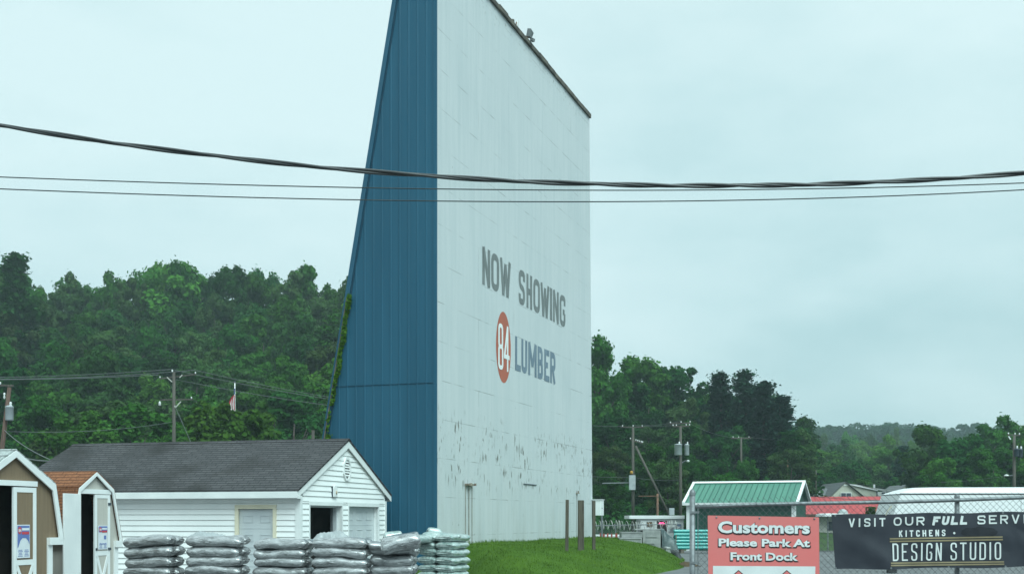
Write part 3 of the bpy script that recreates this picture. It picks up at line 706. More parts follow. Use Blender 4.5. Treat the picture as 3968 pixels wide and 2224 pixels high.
# ------------------------------------------------------------------ the two gambrel sheds
tan = mat('tan_siding', (.225, .160, .102), (.19, .136, .088), 2, .8, stretch=(9, 9, .4), bump=.2)
cream = mat('cream_siding', (.50, .475, .43), (.45, .43, .39), 2, .8, stretch=(9, 9, .4), bump=.15)
roof_pale = shingle_mat('pale_grey_shingles', (.33, .36, .355), (.42, .45, .44), (.16, .17, .17), 'YZ', .32, .10)
roof_brown = shingle_mat('rust_brown_shingles', (.21, .085, .043), (.25, .105, .053), (.12, .05, .028), 'YZ', .32, .058)
def shed(name, label, px, py, d, prof, wall_u, length, wallm, roofm, door, tw):
    o = P(px, py, d); zp = o.z
    root = thing(name, label, 'shed', (o.x, o.y, 0), TG)
    (ub, zb_), (ue, ze) = prof                     # break and eave of the gambrel
    out_ = [(-ue, ze), (-ub, zb_), (0, zp), (ub, zb_), (ue, ze)]
    inn = [(-ue + .03, ze + .01), (-ub + .02, zb_ - .05), (0, zp - .06), (ub - .02, zb_ - .05), (ue - .03, ze + .01)]
    a, c, dt = door
    # front wall round the doorway
    b = MB(); fz = lambda u, z: (u, 0, z)
    def edge(z):
        for (u0, z0), (u1, z1) in zip(inn[2:], inn[3:]):
            if z1 <= z <= z0: return u0 + (u1 - u0) * (z0 - z) / (z0 - z1)
        return wall_u
    lev = sorted(set([0, ze, dt, zb_ - .05]))
    for z0, z1 in zip(lev, lev[1:]):
        e0 = wall_u if z0 < ze else edge(z0); e1 = wall_u if z1 <= ze else edge(z1)
        if z0 == ze: e0 = edge(ze + .011)
        if z1 == ze: e1 = wall_u
        if z1 <= dt + 1e-6:
            b.prism([fz(-e0, z0), fz(a, z0), fz(a, z1), fz(-e1, z1)], (0, .05, 0)); b.prism([fz(c, z0), fz(e0, z0), fz(e1, z1), fz(c, z1)], (0, .05, 0))
        else: b.prism([fz(-e0, z0), fz(e0, z0), fz(e1, z1), fz(-e1, z1)], (0, .05, 0))
    e0 = edge(lev[-1]); b.prism([fz(-e0, lev[-1]), fz(e0, lev[-1]), fz(0, zp - .06)], (0, .05, 0))
    b.build('front_wall', wallm, root)
    b = MB()
    for s in (-1, 1): b.box(min(s * wall_u, s * (wall_u - .05)), max(s * wall_u, s * (wall_u - .05)), .05, length, 0, ze + .02)
    b.build('side_wall', wallm, root)
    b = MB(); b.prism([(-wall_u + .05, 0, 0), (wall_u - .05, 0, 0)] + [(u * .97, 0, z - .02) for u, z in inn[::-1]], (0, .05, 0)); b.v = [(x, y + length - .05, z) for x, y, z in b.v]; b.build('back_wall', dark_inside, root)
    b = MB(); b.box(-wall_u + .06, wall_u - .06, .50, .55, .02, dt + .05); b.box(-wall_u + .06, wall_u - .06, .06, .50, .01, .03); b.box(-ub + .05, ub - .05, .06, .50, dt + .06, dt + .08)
    b.build('shade_lining', dark_inside, root)  # near-black back, floor and ceiling panels paint in the shade indoors
    b = MB()
    for (u0, z0), (u1, z1) in zip(out_, out_[1:]):
        n = Vector((-(z1 - z0), u1 - u0)).normalized() * .03
        b.prism([(u0, -.06, z0), (u0, length + .05, z0), (u1, length + .05, z1), (u1, -.06, z1)], (n.x, 0, n.y))
    b.build('roof', roofm, root)
    b = MB()                                        # white trim along the roof edge
    for (u0, z0), (u1, z1) in zip(out_, out_[1:]):
        n = Vector((-(z1 - z0), u1 - u0)).normalized() * tw
        i0 = (u0 - n.x, z0 - n.y); i1 = (u1 - n.x, z1 - n.y)
        if u0 in (-ub, 0, ub): i0 = (u0 * (1 - tw / max(.3, ub) * .75), z0 - tw * 1.12)
        if u1 in (-ub, 0, ub): i1 = (u1 * (1 - tw / max(.3, ub) * .75), z1 - tw * 1.12)
        b.prism([(u0, -.075, z0), (u1, -.075, z1), (i1[0], -.075, i1[1]), (i0[0], -.075, i0[1])], (0, .028, 0))
    b.build('rake_trim', white_paint, root)
    for s in (-1, 1):
        b = MB(); x0, x1 = sorted((s * (wall_u - .11), s * (wall_u + .015))); b.box(x0, x1, -.03, -.002, 0, ze - .088)
        x0, x1 = sorted((s * (wall_u - .11), s * ue)); b.box(x0, x1, -.072, -.002, ze - .088, ze + .04)
        b.build('corner_trim', white_paint, root)
    b = MB(); b.box(a - .02, c + .02, -.05, -.002, dt - .0, dt + .09); b.build('door_head', white_paint, root)
    return root, o
def leaf_door(root, x0, x1, z1, panelm, f=.085, rail=None, y=-.045):
    b = MB(); b.box(x0 + f, x1 - f, y + .008, y + .03, .06, z1 - f)
    lf = b.build('door', panelm, root)
    b = MB(); b.box(x0, x0 + f, y, y + .035, .05, z1); b.box(x1 - f, x1, y, y + .035, .05, z1); b.box(x0 + f, x1 - f, y, y + .035, z1 - f, z1)
    b.box(x0 + f, x1 - f, y, y + .035, rail - .09, rail); b.box(x0 + f, x1 - f, y, y + .035, .05, .05 + f)
    for p, q in (((x0 + f, y + .010, rail - .09), (x1 - f, y + .010, .05 + f)), ((x1 - f, y + .004, rail - .09), (x0 + f, y + .004, .05 + f))): b.bar(p, q, .065, .02, up=(0, 1, 0))
    b.build('door_frame', white_paint, lf)
    return lf
def poster(root, x0, x1, z0, z1, y, label, kind):
    cxm, w, hgt = (x0 + x1) / 2, x1 - x0, z1 - z0
    m = Matrix.Translation(root.location) @ root.rotation_euler.to_matrix().to_4x4()
    t_ = thing('poster', label, 'poster', m @ Vector((cxm, y, z0)), TG)
    pw = mat('poster_white', (.72, .75, .78), rough=.35); pb = mat('poster_blue', (.10, .15, .38), (.14, .20, .45), 5, .35); pr_ = mat('poster_red', (.55, .06, .08), rough=.35)
    X = lambda q: (q - .5) * w; Z = lambda q: q * hgt
    MB().box(X(0), X(1), -.006, 0, 0, hgt).build('sheet', pw, t_)
    b = MB()
    if kind == 0:
        b.add([(X(a_), -.009, Z(c_)) for a_, c_ in ((.04, .30), (.04, .97), (.96, .97), (.96, .40), (.85, .52), (.68, .60), (.42, .60), (.25, .52), (.10, .33))], [tuple(range(9))])
        b.quad((X(.05), -.009, Z(.04)), (X(.40), -.009, Z(.04)), (X(.45), -.009, Z(.17)), (X(.05), -.009, Z(.17))) if False else None
    else:
        b.quad((X(.04), -.009, Z(.72)), (X(.96), -.009, Z(.72)), (X(.96), -.009, Z(.97)), (X(.04), -.009, Z(.97)))
        b.quad((X(.60), -.009, Z(.42)), (X(.84), -.009, Z(.42)), (X(.84), -.009, Z(.58)), (X(.60), -.009, Z(.58)))
        b.add([(X(a_), -.010, Z(c_)) for a_, c_ in ((.16, .30), (.2, .22), (.8, .22), (.84, .30), (.75, .25), (.25, .25))], [tuple(range(6))])
    b.build('picture', pb, t_)
    b = MB(); b.add([(X(.20 + .145 * math.cos(i * .3927)), -.012, Z(.83 + (.11 if kind == 0 else .10) * math.sin(i * .3927))) for i in range(16)], [tuple(range(16))])
    em = b.build('emblem', pr_, t_)
    b = MB(); fn = lambda x, z, l: (x, -.014 - l, z)
    letter(b, '8', X(.10), Z(.78), X(.19) - X(.10), Z(.10), .012, fn); letter(b, '4', X(.21), Z(.78), X(.31) - X(.21), Z(.10), .012, fn); b.build('numeral', pw, em)
    b = MB()
    for q in ((.38, .93, .83, .90),): b.quad((X(q[0]), -.011, Z(q[2])), (X(q[1]), -.011, Z(q[2])), (X(q[1]), -.011, Z(q[3])), (X(q[0]), -.011, Z(q[3])))
    b.build('lettering', pw, t_)
    b = MB()
    for q in ((.36, .93, .71, .79),): b.quad((X(q[0]), -.012, Z(q[2])), (X(q[1]), -.012, Z(q[2])), (X(q[1]), -.012, Z(q[3])), (X(q[0]), -.012, Z(q[3])))
    b.build('lettering', pr_, t_)
    b = MB()                                       # rows of small illegible print at the foot
    for col in ((.08, .44), (.56, .92)):
        for k in range(5):
            sh = .03 * ((k * 7) % 3); b.quad((X(col[0] + sh), -.008, Z(.05 + k * .045)), (X(col[1] - sh), -.008, Z(.05 + k * .045)), (X(col[1] - sh), -.008, Z(.068 + k * .045)), (X(col[0] + sh), -.008, Z(.068 + k * .045)))
    b.build('small_print', pb, t_)
s1, o1 = shed('gambrel_shed', 'tan barn shed with pale shingle roof and white trimmed door', 50, 1745, 20.0, ((1.03, 2.36), (1.25, 1.385)), .985, 3.4, tan, roof_pale, (-.56, .55, 2.31), .10)
leaf_door(s1, -.04, .545, 2.29, tan, rail=1.06)
b = MB(); b.box(-1.12, -.58, -.12, -.085, .05, 2.29); b.build('door', white_paint, s1, bevel=.005)
poster(s1, .03, .36, 1.09, 1.655, -.05, 'blue and white sale poster on the tan shed door', 0)
s2, o2 = shed('gambrel_shed', 'narrow cream barn shed with rust brown shingles and one door swung open', 364, 1829, 23.0, ((.55, 2.335), (.84, 1.28)), .74, 2.7, cream, roof_brown, (-.53, .47, 2.235), .06)
leaf_door(s2, -.03, .46, 2.225, cream, f=.07, rail=1.13)
b = MB(); th_ = R(3); hx = -.53
b.prism([(hx, -.06, .06), (hx - .58 * math.cos(th_), -.09 - .5 * math.sin(th_), .06), (hx - .58 * math.cos(th_), -.09 - .5 * math.sin(th_), 2.225), (hx, -.06, 2.225)], (.006, -.03, 0)); b.build('door', white_paint, s2, bevel=.004)
b = MB(); b.box(.39, .48, -.058, -.046, 2.02, 2.07); b.build('hinge', dark_tank, s2)
MB().box(.39, .48, -.058, -.046, 1.14, 1.19).build('hinge', dark_tank, s2); MB().box(-.01, .03, -.058, -.046, 1.14, 1.19).build('latch', dark_tank, s2)
poster(s2, .06, .36, 1.16, 1.625, -.05, 'pale sale poster with blue top on the cream shed door', 1)

# ------------------------------------------------------------------ bagged mulch on pallets
def bag_mat(name, c1, c2, c3):
    m = bpy.data.materials.new(name); m.use_nodes = True; t = m.node_tree; b = t.nodes['Principled BSDF']; l = t.links.new; N = t.nodes.new
    b.inputs['Roughness'].default_value = .35; b.inputs['Specular IOR Level'].default_value = .7
    b.inputs['Coat Weight'].default_value = 1.0; b.inputs['Coat Roughness'].default_value = .22; b.inputs['Coat IOR'].default_value = 2.1
    tc = N('ShaderNodeTexCoord'); oi = N('ShaderNodeObjectInfo')
    ad = N('ShaderNodeVectorMath'); ad.operation = 'ADD'; l(tc.outputs['Object'], ad.inputs[0])
    ml = N('ShaderNodeMath'); ml.operation = 'MULTIPLY'; ml.inputs[1].default_value = 40; l(oi.outputs['Random'], ml.inputs[0]); l(ml.outputs[0], ad.inputs[1])
    def nz(scale, st, det=5):
        mp = N('ShaderNodeMapping'); mp.inputs['Scale'].default_value = st; l(ad.outputs[0], mp.inputs['Vector'])
        n = N('ShaderNodeTexNoise'); n.inputs['Scale'].default_value = scale; n.inputs['Detail'].default_value = det; n.inputs['Roughness'].default_value = .65; l(mp.outputs['Vector'], n.inputs['Vector']); return n.outputs['Fac']
    def mr(v, a, c):
        n = N('ShaderNodeMapRange'); n.inputs['From Min'].default_value = a; n.inputs['From Max'].default_value = c; l(v, n.inputs['Value']); return n.outputs['Result']
    m1 = N('ShaderNodeMix'); m1.data_type = 'RGBA'; m1.inputs['A'].default_value = (*c1, 1); m1.inputs['B'].default_value = (*c2, 1); l(mr(nz(7, (.7, 2.2, 2.2)), .42, .62), m1.inputs['Factor'])
    m2 = N('ShaderNodeMix'); m2.data_type = 'RGBA'; m2.inputs['B'].default_value = (*c3, 1); l(m1.outputs['Result'], m2.inputs['A']); l(mr(nz(16, (.5, 2.5, 2.5)), .57, .68), m2.inputs['Factor'])
    l(m2.outputs['Result'], b.inputs['Base Color'])
    bp = N('ShaderNodeBump'); bp.inputs['Strength'].default_value = .8; bp.inputs['Distance'].default_value = .022
    l(nz(11, (.8, 2, 2), 5), bp.inputs['Height']); l(bp.outputs['Normal'], b.inputs['Normal'])
    return m
bag_grey = bag_mat('grey_plastic_bag', (.31, .32, .33), (.085, .088, .092), (.66, .675, .685))
bag_teal = bag_mat('teal_plastic_bag', (.46, .54, .52), (.19, .27, .25), (.15, .46, .43))
film = film_mat('clear_film', (.72, .75, .76), .5, .22)
def bag_mesh(L_, W_, T_, seed, sag=.02):
    nu, nv = 34, 20; vs, fs = [], []; off = Vector((seed * 3.7, seed * 1.3, 0))
    for i in range(nu + 1):
        u = i / nu; q = abs(2 * u - 1); pf = max(0.0, 1 - q ** 9) ** .5
        pw = max(.0, 1 - q ** 12) ** .5
        x = (u - .5) * L_
        for j in range(nv):
            th = 2 * math.pi * j / nv; c, s = math.cos(th), math.sin(th)
            y = W_ / 2 * math.copysign(abs(c) ** .70, c) * (.80 + .20 * pw); z = T_ / 2 * math.copysign(abs(s) ** .92, s) * (.16 + .84 * pf)
            p = Vector((x, y, z)); n1 = noise.noise(p * 3.2 + off); n2 = noise.noise(Vector((p.x * 5, p.y * 12, p.z * 14)) + off)
            k = 1 + .16 * n1 + .05 * n2
            zz = z * k + sag * noise.noise(Vector((x * 1.6, 0, 0)) + off) * 1.4
            vs.append((x + .01 * n2, y * (1 + .06 * n1), zz))
    for i in range(nu):
        for j in range(nv): fs.append((i * nv + j, i * nv + (j + 1) % nv, (i + 1) * nv + (j + 1) % nv, (i + 1) * nv + j))
    b = MB(); b.add(vs, fs)
    for e_, i in ((-1, 0), (1, nu)):                # sealed ends with a crumpled seam flap
        b.f.append([i * nv + j for j in (range(nv) if e_ < 0 else range(nv - 1, -1, -1))]); b.m.append(0)
    return b
ORD = ['topmost', 'second', 'third', 'fourth', 'fifth', 'sixth', 'seventh']
rb = random.Random(77)
seed_ = 0
def add_bag(label, group, loc, rz, LWT, material, tilt=(0, 0), sag=.02, name='mulch_bag'):
    global seed_
    seed_ += 1
    o = bag_mesh(*LWT, seed_, sag).build(name, material, smooth=True)
    o.location = loc; o.rotation_euler = (tilt[0], tilt[1], rz)
    return tag(o, label, 'bag', group)
def pallet(loc, rz, w, dpt, label):
    t_ = thing('pallet', label, 'pallet', loc, rz, 'wooden pallets under the bags')
    b = MB()
    for i in range(6): y = -dpt / 2 + i * (dpt - .1) / 5; b.box(-w / 2, w / 2, y, y + .1, .10, .125)
    b.build('deck', old_wood, t_)
    for x in (-w / 2 + .03, 0, w / 2 - .03): MB().box(x - .03, x + .03, -dpt / 2, dpt / 2, 0, .099).build('runner', old_wood, t_)
GS = 'grey mulch bags stacked on pallets'
STK = [(478, 662, 2083, 25.0, 'the mulch stack beside the cream shed'), (716, 928, 2078, 25.2, 'the mulch stack right of the one beside the cream shed'), (978, 1184, 2090, 25.3, 'the mulch stack under the almond framed door'),
       (1208, 1420, 2086, 25.0, 'the mulch stack before the open garage doorway'), (1432, 1600, 2112, 25.4, 'the low grey stack touching the teal bags')]
for si, (xa, xb, yt, d, where) in enumerate(STK):
    A, B = P(xa, yt, d), P(xb, yt, d); w = B.x - A.x; xm = (A.x + B.x) / 2
    nlay = 6 if si < 4 else 5
    zt_ = A.z; dz = (zt_ - .125) / nlay; T_ = dz * 1.18
    pallet((xm, d + .42, 0), 0, w * .98, .9, 'wooden pallet beneath ' + where)
    for k in range(nlay):
        zc_ = zt_ - dz * (k + .5)
        for r_ in range(2):
            lab = f"{ORD[k]} {'front' if r_ == 0 else 'rear'} grey bag of {where}"
            tl = (0, rb.uniform(-.02, .02))
            if si == 0 and k == 0: tl = (0, -.09)
            add_bag(lab, GS, (xm + rb.uniform(-.02, .02) + (.05 if r_ else 0), d + .22 + .43 * r_, zc_ + (.03 if si == 0 and k == 0 else 0)), rb.uniform(-.03, .03) - (.05 if r_ else .02), (w * rb.uniform(.97, 1.04), .50, T_), bag_grey, tl, .045)
for (xa, xb, ya, yb, d, w_, lab) in ((722, 885, 2080, 2049, 25.5, .35, 'crumpled clear plastic heaped on the stack right of the one by the cream shed'), (1212, 1352, 2086, 2046, 25.45, .42, 'crumpled clear plastic heaped on the stack before the open doorway'), (1030, 1110, 2092, 2080, 25.6, .3, 'low crumple of clear plastic on the stack under the almond door')):
    A, B = P(xa, ya, d), P(xb, ya, d); hh = (ya - yb) / F * d; b = MB(); nu, nv = 30, 14
    vs = []
    for i in range(nu + 1):
        for j in range(nv + 1):
            u, v_ = i / nu, j / nv; q = Vector((u * 4, v_ * 3, xa))
            env = math.sin(math.pi * min(1, u * 1.0)) ** .55 * math.sin(math.pi * v_) ** .6
            z = A.z - .02 + hh * env * (.8 + .45 * noise.noise(q)) * (1.15 - .5 * u if xa < 1000 else 1) + .012 * math.sin(u * 60 + 5 * v_) * env
            vs.append((A.x + (B.x - A.x) * u, d - .1 + w_ * v_ + .05 * noise.noise(q * 2), z))
    b.add(vs, [(i * (nv + 1) + j, (i + 1) * (nv + 1) + j, (i + 1) * (nv + 1) + j + 1, i * (nv + 1) + j + 1) for i in range(nu) for j in range(nv)])
    o = b.build('plastic_sheet', film_mat('crumpled_film', (.42, .45, .46), .85, .3), smooth=True); tag(o, lab, 'plastic sheet', 'crumpled plastic on the mulch stacks')
p = P(1552, 2104, 25.35)
add_bag('bulging grey bag tipped at a slant on top of the low stack', GS, p, .12, (.86, .55, .36), bag_grey, (.2, -.17), .06)
add_bag('grey bag lying flat under the tipped bag on the low stack', GS, P(1475, 2116, 25.5), .1, (.55, .5, .2), bag_grey, (0, .1), .03)
# teal bags on their own pallet, set at an angle
TU, TV, TO = Vector((-.92, .385)).normalized(), Vector((.385, .92)).normalized(), Vector((-1.40, 28.2))
GT = 'teal bags stacked on the angled pallet'
tt = .178; z = 1.385; trz = math.atan2(TV.y, TV.x)
c0 = TO + TU * .5 + TV * .5
pallet((c0.x, c0.y, 0), math.atan2(TU.y, TU.x), 1.0, 1.0, 'wooden pallet beneath the teal bags')
for k in range(7):
    for r_, nm in ((0, 'right'), (1, 'left')):
        c = TO + TU * (.24 + .50 * r_) + TV * .5
        add_bag(f"{ORD[k]} teal bag of the {'column beside the grass' if r_ == 0 else 'column beside the low grey stack'}", GT, (c.x + rb.uniform(-.02, .02), c.y, z - tt * (k + .5)), trz + rb.uniform(-.05, .05), (1.02, .52, .205), bag_teal, (rb.uniform(-.06, .06), rb.uniform(-.02, .02)), .02, 'teal_bag')
add_bag('small pale bag sitting on top of the teal stack', GT, P(1682, 2062, 28.9), .3, (.34, .3, .2), bag_teal, (0, .2), .02, 'teal_bag')
add_bag('rounded teal bag end behind the tipped grey bag', GT, P(1522, 2078, 27.2), .2, (.42, .4, .22), bag_teal, (0, -.1), .02, 'teal_bag')
add_bag('sagging teal bag lying along the top of the teal stack', GT, P(1715, 2074, 28.75), -.2, (.95, .42, .15), bag_teal, (0, .05), .03, 'teal_bag')
c = TO + TU * .95 + TV * .35
add_bag('grey teal bag half hidden beside the low grey stack', GT, P(1630, 2088, 28.3), trz, (.9, .42, .2), bag_teal, (0, 0), .02, 'teal_bag')
# ------------------------------------------------------------------ near chain-link fence, sign and banner
FD = 13.1
fen = thing('chain_link_fence', 'galvanised chain link fence carrying the red sign and black banner', 'fence', (P(2683, 2010, FD).x, FD, 0))
fx0 = fen.location.x
def FX(px): return P(px, 0, FD).x - fx0
def FZ(py): return H - (py - HOR) / F * FD
railz = lambda x: FZ(1963) + (FZ(1935) - FZ(1963)) * x / FX(3715)
gp = MB().tube([(0, 0, 0), (0, 0, FZ(1918))], .0315, 14).build('end_post', alu, fen, smooth=True)
MB().lathe([(.034, 0), (.0345, .03), (.03, .05), (.016, .068), (.001, .072)], (0, 0, FZ(1919)), 14).build('post_cap', alu, gp, smooth=True)
for px in (3713, 4745, 5780):
    x = FX(px); lp = MB().tube([(x, .035, 0), (x, .035, railz(x) + .02)], .027, 12).build('line_post', alu, fen, smooth=True)
    MB().lathe([(.03, 0), (.03, .025), (.018, .04), (.001, .044)], (x, .035, railz(x) + .018), 12).build('post_cap', alu, lp, smooth=True)
x1 = FX(6300)
MB().tube([(.03 + i * (x1 - .03) / 40, 0, railz(.03 + i * (x1 - .03) / 40) + .006 * math.sin(i * .5)) for i in range(41)], .0205, 10).build('top_rail', alu, fen, smooth=True)
MB().box(FX(2704) - .004, FX(2704) + .004, -.014, -.002, .1, railz(0) + .04).build('tension_bar', alu, fen)
b = MB()
for z in (FZ(1984), FZ(2178), .6, .25): b.box(-.036, FX(2704) + .01, -.038, -.026, z - .012, z + .012)
b.build('tension_band', alu, fen)
b = MB(); pw_ = .0715; x = FX(2704)              # woven wires: every wire zigzags down the fence
n = int((x1 - x) / pw_)
for fam in (-1, 1):
    for i in range(-30, n + 30):
        xs_ = x + i * pw_; zb_, ztop = .06, railz(max(0, xs_)) + .035
        # line x = xs_ + fam*(z - zb)*1
        pts = []
        z0_, z1_ = zb_, ztop
        xa, xb = xs_, xs_ + fam * (z1_ - z0_)
        lo_, hi_ = x, x1
        def clip(t): return (xa + (xb - xa) * t, z0_ + (z1_ - z0_) * t)
        ts = [0, 1]
        if xb != xa:
            ta, tb = (lo_ - xa) / (xb - xa), (hi_ - xa) / (xb - xa); ts = [max(0, min(ta, tb)), min(1, max(ta, tb))]
        if ts[1] - ts[0] < .01: continue
        (ax, az), (bx_, bz) = clip(ts[0]), clip(ts[1])
        yo = -.0245 + .0025 * fam
        b.tube([(ax, yo, az), (bx_, yo, bz)], .0019 if fam < 0 else .0016, 4, cap=False)
b.build('chain_mesh', wire_grey, fen)
# red parking sign
sg = thing('parking_sign', 'red customer parking sign with white lettering wired to the fence', 'sign', (P(2739, 0, FD).x, FD - .06, 0))
SX = lambda px: (px - 2739) / F * (FD - .06)
SZ = lambda py: H - (py - HOR) / F * (FD - .06)
sred = mat('sign_red', (.66, .165, .158), (.62, .185, .175), 1.2, .45, spec=.3); swhite = mat('sign_white', (.70, .72, .72), rough=.4); sblack = mat('sign_black', (.02, .02, .022), rough=.5)
W_ = SX(3170); b = MB()
b.prism([(0, 0, SZ(1996)), (W_, 0, SZ(2003)), (W_ + .01, 0, SZ(2003) - 1.22), (.012, 0, SZ(1996) - 1.22)], (0, .004, 0)); b.build('sign_panel', sred, sg)
tilt = lambda x: -(SZ(1996) - SZ(2003)) * x / W_ * .6
def sgfn(x, z, l): return (x, -.002 - l, z + tilt(x))
bk, wh = MB(), MB()
for text, xa, xb, yb_, yc in (('Customers', 2779, 3134, 2063, 2019), ('Please Park At', 2781, 3134, 2115, 2086), ('Front Dock', 2827, 3088, 2168.5, 2139)):
    zb_ = SZ(yb_) ; cap = SZ(yc) - SZ(yb_); k = 1
    font_text(wh, text, SX(xa), SX(xb), zb_ - tilt(SX((xa + xb) / 2)), cap, sgfn, .036, .004)
    font_text(bk, text, SX(xa) - .008, SX(xb) + .012, zb_ - .010 - tilt(SX((xa + xb) / 2)), cap + .006, sgfn, .066, .002)
bk.build('lettering_outline', sblack, sg); wh.build('lettering', swhite, sg)
b = MB(); z0 = SZ(2191); b.quad((SX(2759), -.0025, z0 - .55), (SX(3153), -.0025, z0 - .55), (SX(3156), -.0025, SZ(2193)), (SX(2759), -.0025, z0)); pn = b.build('arrow_panel', swhite, sg)
b = MB(); b2 = MB()
for px in (2858, 3045):
    x, z = SX(px), SZ(2211)
    b.add([(x, -.006, z), (x - .12, -.006, z - .10), (x - .055, -.006, z - .10), (x - .055, -.006, z - .42), (x + .055, -.006, z - .42), (x + .055, -.006, z - .10), (x + .12, -.006, z - .10)], [(0, 1, 2, 3, 4, 5, 6)])
    b2.add([(x, -.0045, z + .012), (x - .145, -.0045, z - .11), (x - .065, -.0045, z - .11), (x - .065, -.0045, z - .43), (x + .065, -.0045, z - .43), (x + .065, -.0045, z - .11), (x + .145, -.0045, z - .11)], [(0, 1, 2, 3, 4, 5, 6)])
ar = b.build('arrow', sred, pn); b2.build('arrow_outline', sblack, pn)
b = MB()
for px, py in ((2773, 2003), (2940, 2006), (3152, 2009)): b.lathe([(.011, 0), (.008, .006), (.001, .008)], (0, 0, 0), 8); b.v[-24:] = [(SX(px) + vx, -.003 - vz, SZ(py) + vy) for vx, vy, vz in b.v[-24:]]
b.build('bolt', alu, sg)
# black banner with ripples
bn = thing('banner', 'black kitchen design banner with white and gold print tied to the fence', 'banner', (P(3212, 0, FD).x, FD - .09, 0))
BX = lambda px: (px - 3212) / F * (FD - .09)
BZ = lambda py: H - (py - HOR) / F * (FD - .09)
XR = BX(4330)
def sheet_y(x, z):
    q = Vector((x * 1.4, z * 2.2, 4)); a = .045 * noise.noise(q) + .022 * noise.noise(Vector((x * 3.2 + z * 3, z * 2.5 - x, 9)))
    a += .05 * math.exp(-((x - .25 - (1.68 - z) * .9) / .16) ** 2) * sm(1.62, 1.3, z) + .045 * math.exp(-((x - 2.05 - (1.62 - z) * .8) / .12) ** 2) * sm(1.8, 1.4, z)
    edge = min(1, abs(x) / .1 + .4)
    return -.5 * abs(a) * edge - .01
def top_(x): return BZ(1993) + (BZ(1982) - BZ(1993)) * x / BX(3968) + .006 * math.sin(x * 7.5)
def bot_(x): return BZ(2205) + (BZ(2195) - BZ(2205)) * x / BX(3968) + .007 * math.sin(x * 6 + 1)
bblack = mat('banner_black', (.020, .023, .033), (.028, .031, .042), 3, .42, spec=.45, bump=.08, bscale=6)
btxt = mat('banner_white', (.66, .69, .68), rough=.5); bgold = mat('banner_gold', (.27, .22, .13), (.22, .18, .11), 6, .5)
b = MB(); nu, nv = 150, 26
vs = []
for i in range(nu + 1):
    for j in range(nv + 1):
        x = XR * i / nu; f_ = j / nv; xx = x + (.045 * f_ if i == 0 else .045 * f_ * max(0, 1 - x / .4)); z = top_(x) + (bot_(x) - top_(x)) * f_
        vs.append((xx, sheet_y(x, z), z))
b.add(vs, [(i * (nv + 1) + j, i * (nv + 1) + j + 1, (i + 1) * (nv + 1) + j + 1, (i + 1) * (nv + 1) + j) for i in range(nu) for j in range(nv)])
b.build('banner_sheet', bblack, bn, smooth=True)
def bfn(slope_):
    return lambda x, z, l: (x, sheet_y(x, z + slope_ * x) - .006 - l, z + slope_ * x)
def bline(text, xa, xb, ya, yb_, sl, t, target, gap=.4, slant=0, rad=.5):
    x0_, x1_ = BX(xa), BX(xb); zl = BZ(yb_) - sl * x0_; h_ = BZ(ya) - BZ(yb_)
    fn0 = bfn(sl)
    # subdivide long straight strokes by adding small lift; the sheet is gentle enough
    line_of(target, text, x0_, x1_, zl, h_, t, fn0, gap=gap, slant=slant, rad=rad)
b = MB(); bline('VISIT', 3277, 3420, 2008, 2041, .022, .017, b, gap=.55); b.build('lettering', btxt, bn)
b = MB(); bline('OUR', 3452, 3572, 2003, 2036, .022, .017, b, gap=.40); b.build('lettering', btxt, bn)
b = MB(); bline('SERVICE', 3776, 4052, 1996, 2030, .022, .017, b, gap=.42); b.build('lettering', btxt, bn)
b = MB(); bline('DESIGN', 3447, 3638, 2104, 2172, .012, .017, b, gap=.55); b.build('lettering', btxt, bn)
b = MB(); bline('STUDIO', 3672, 3868, 2101, 2169, .012, .017, b, gap=.50); b.build('lettering', btxt, bn)
b = MB(); bline('FULL', 3601, 3734, 2000, 2034, .022, .027, b, gap=.3, slant=.2); b.build('lettering', btxt, bn)
b = MB(); bline('KITCHENS', 3473, 3653, 2054, 2079, .02, .0135, b, gap=.75); b.build('lettering', btxt, bn); b = MB()
x, z = BX(3687), BZ(2064); b.add([(x + .013 * math.cos(i * .785), sheet_y(x, z) - .006, z + .013 * math.sin(i * .785)) for i in range(8)], [tuple(range(8))]); b.build('lettering', btxt, bn)
b = MB()
for ya, yb_, xa, xb in ((2086, 2079, 3437, 3873), (2096.5, 2089, 3437, 3874), (2180, 2175, 3439, 3879), (2189, 2184, 3439, 3880)):
    nseg = 40
    for i in range(nseg):
        xs0, xs1 = BX(xa) + (BX(xb) - BX(xa)) * i / nseg, BX(xa) + (BX(xb) - BX(xa)) * (i + 1) / nseg
        zf = lambda q: BZ(ya) + (BZ(yb_) - BZ(ya)) * (q - BX(xa)) / (BX(xb) - BX(xa))
        p = [(q, sheet_y(q, zf(q) + o_) - .006, zf(q) + o_) for q, o_ in ((xs0, -.008), (xs1, -.008), (xs1, .008), (xs0, .008))]; b.quad(*p)
b.build('gold_rule', bgold, bn)
b = MB(); rs = random.Random(8)                       # grime rubbed over part of the print
cxp, czp = BX(3784), BZ(2060)
pts = [(cxp + .215 * math.cos(a) * (1 + .12 * rs.uniform(-1, 1)), czp + .055 * math.sin(a) * (1 + .2 * rs.uniform(-1, 1))) for a in [i * .2618 for i in range(24)]]
vs = [(cxp, sheet_y(cxp, czp) - .004, czp)] + [(q[0], sheet_y(*q) - .004, q[1]) for q in pts]
b.add(vs, [(0, i + 1, (i + 1) % 24 + 1) for i in range(24)]); b.build('smudge', mat('smudge', (.012, .014, .019), (.019, .021, .028), 9, .6), bn, smooth=True)
b = MB()
for px, py in ((3655, 1988), (3875, 1985), (3665, 2195), (3440, 2199), (3885, 2193), (3228, 2199), (3226, 1996)):
    x, z = BX(px), BZ(py); b.add([(x + .012 * math.cos(i * .785), sheet_y(x, z) - .007, z + .012 * math.sin(i * .785)) for i in range(8)], [tuple(range(8))])
b.build('eyelet', alu, bn)
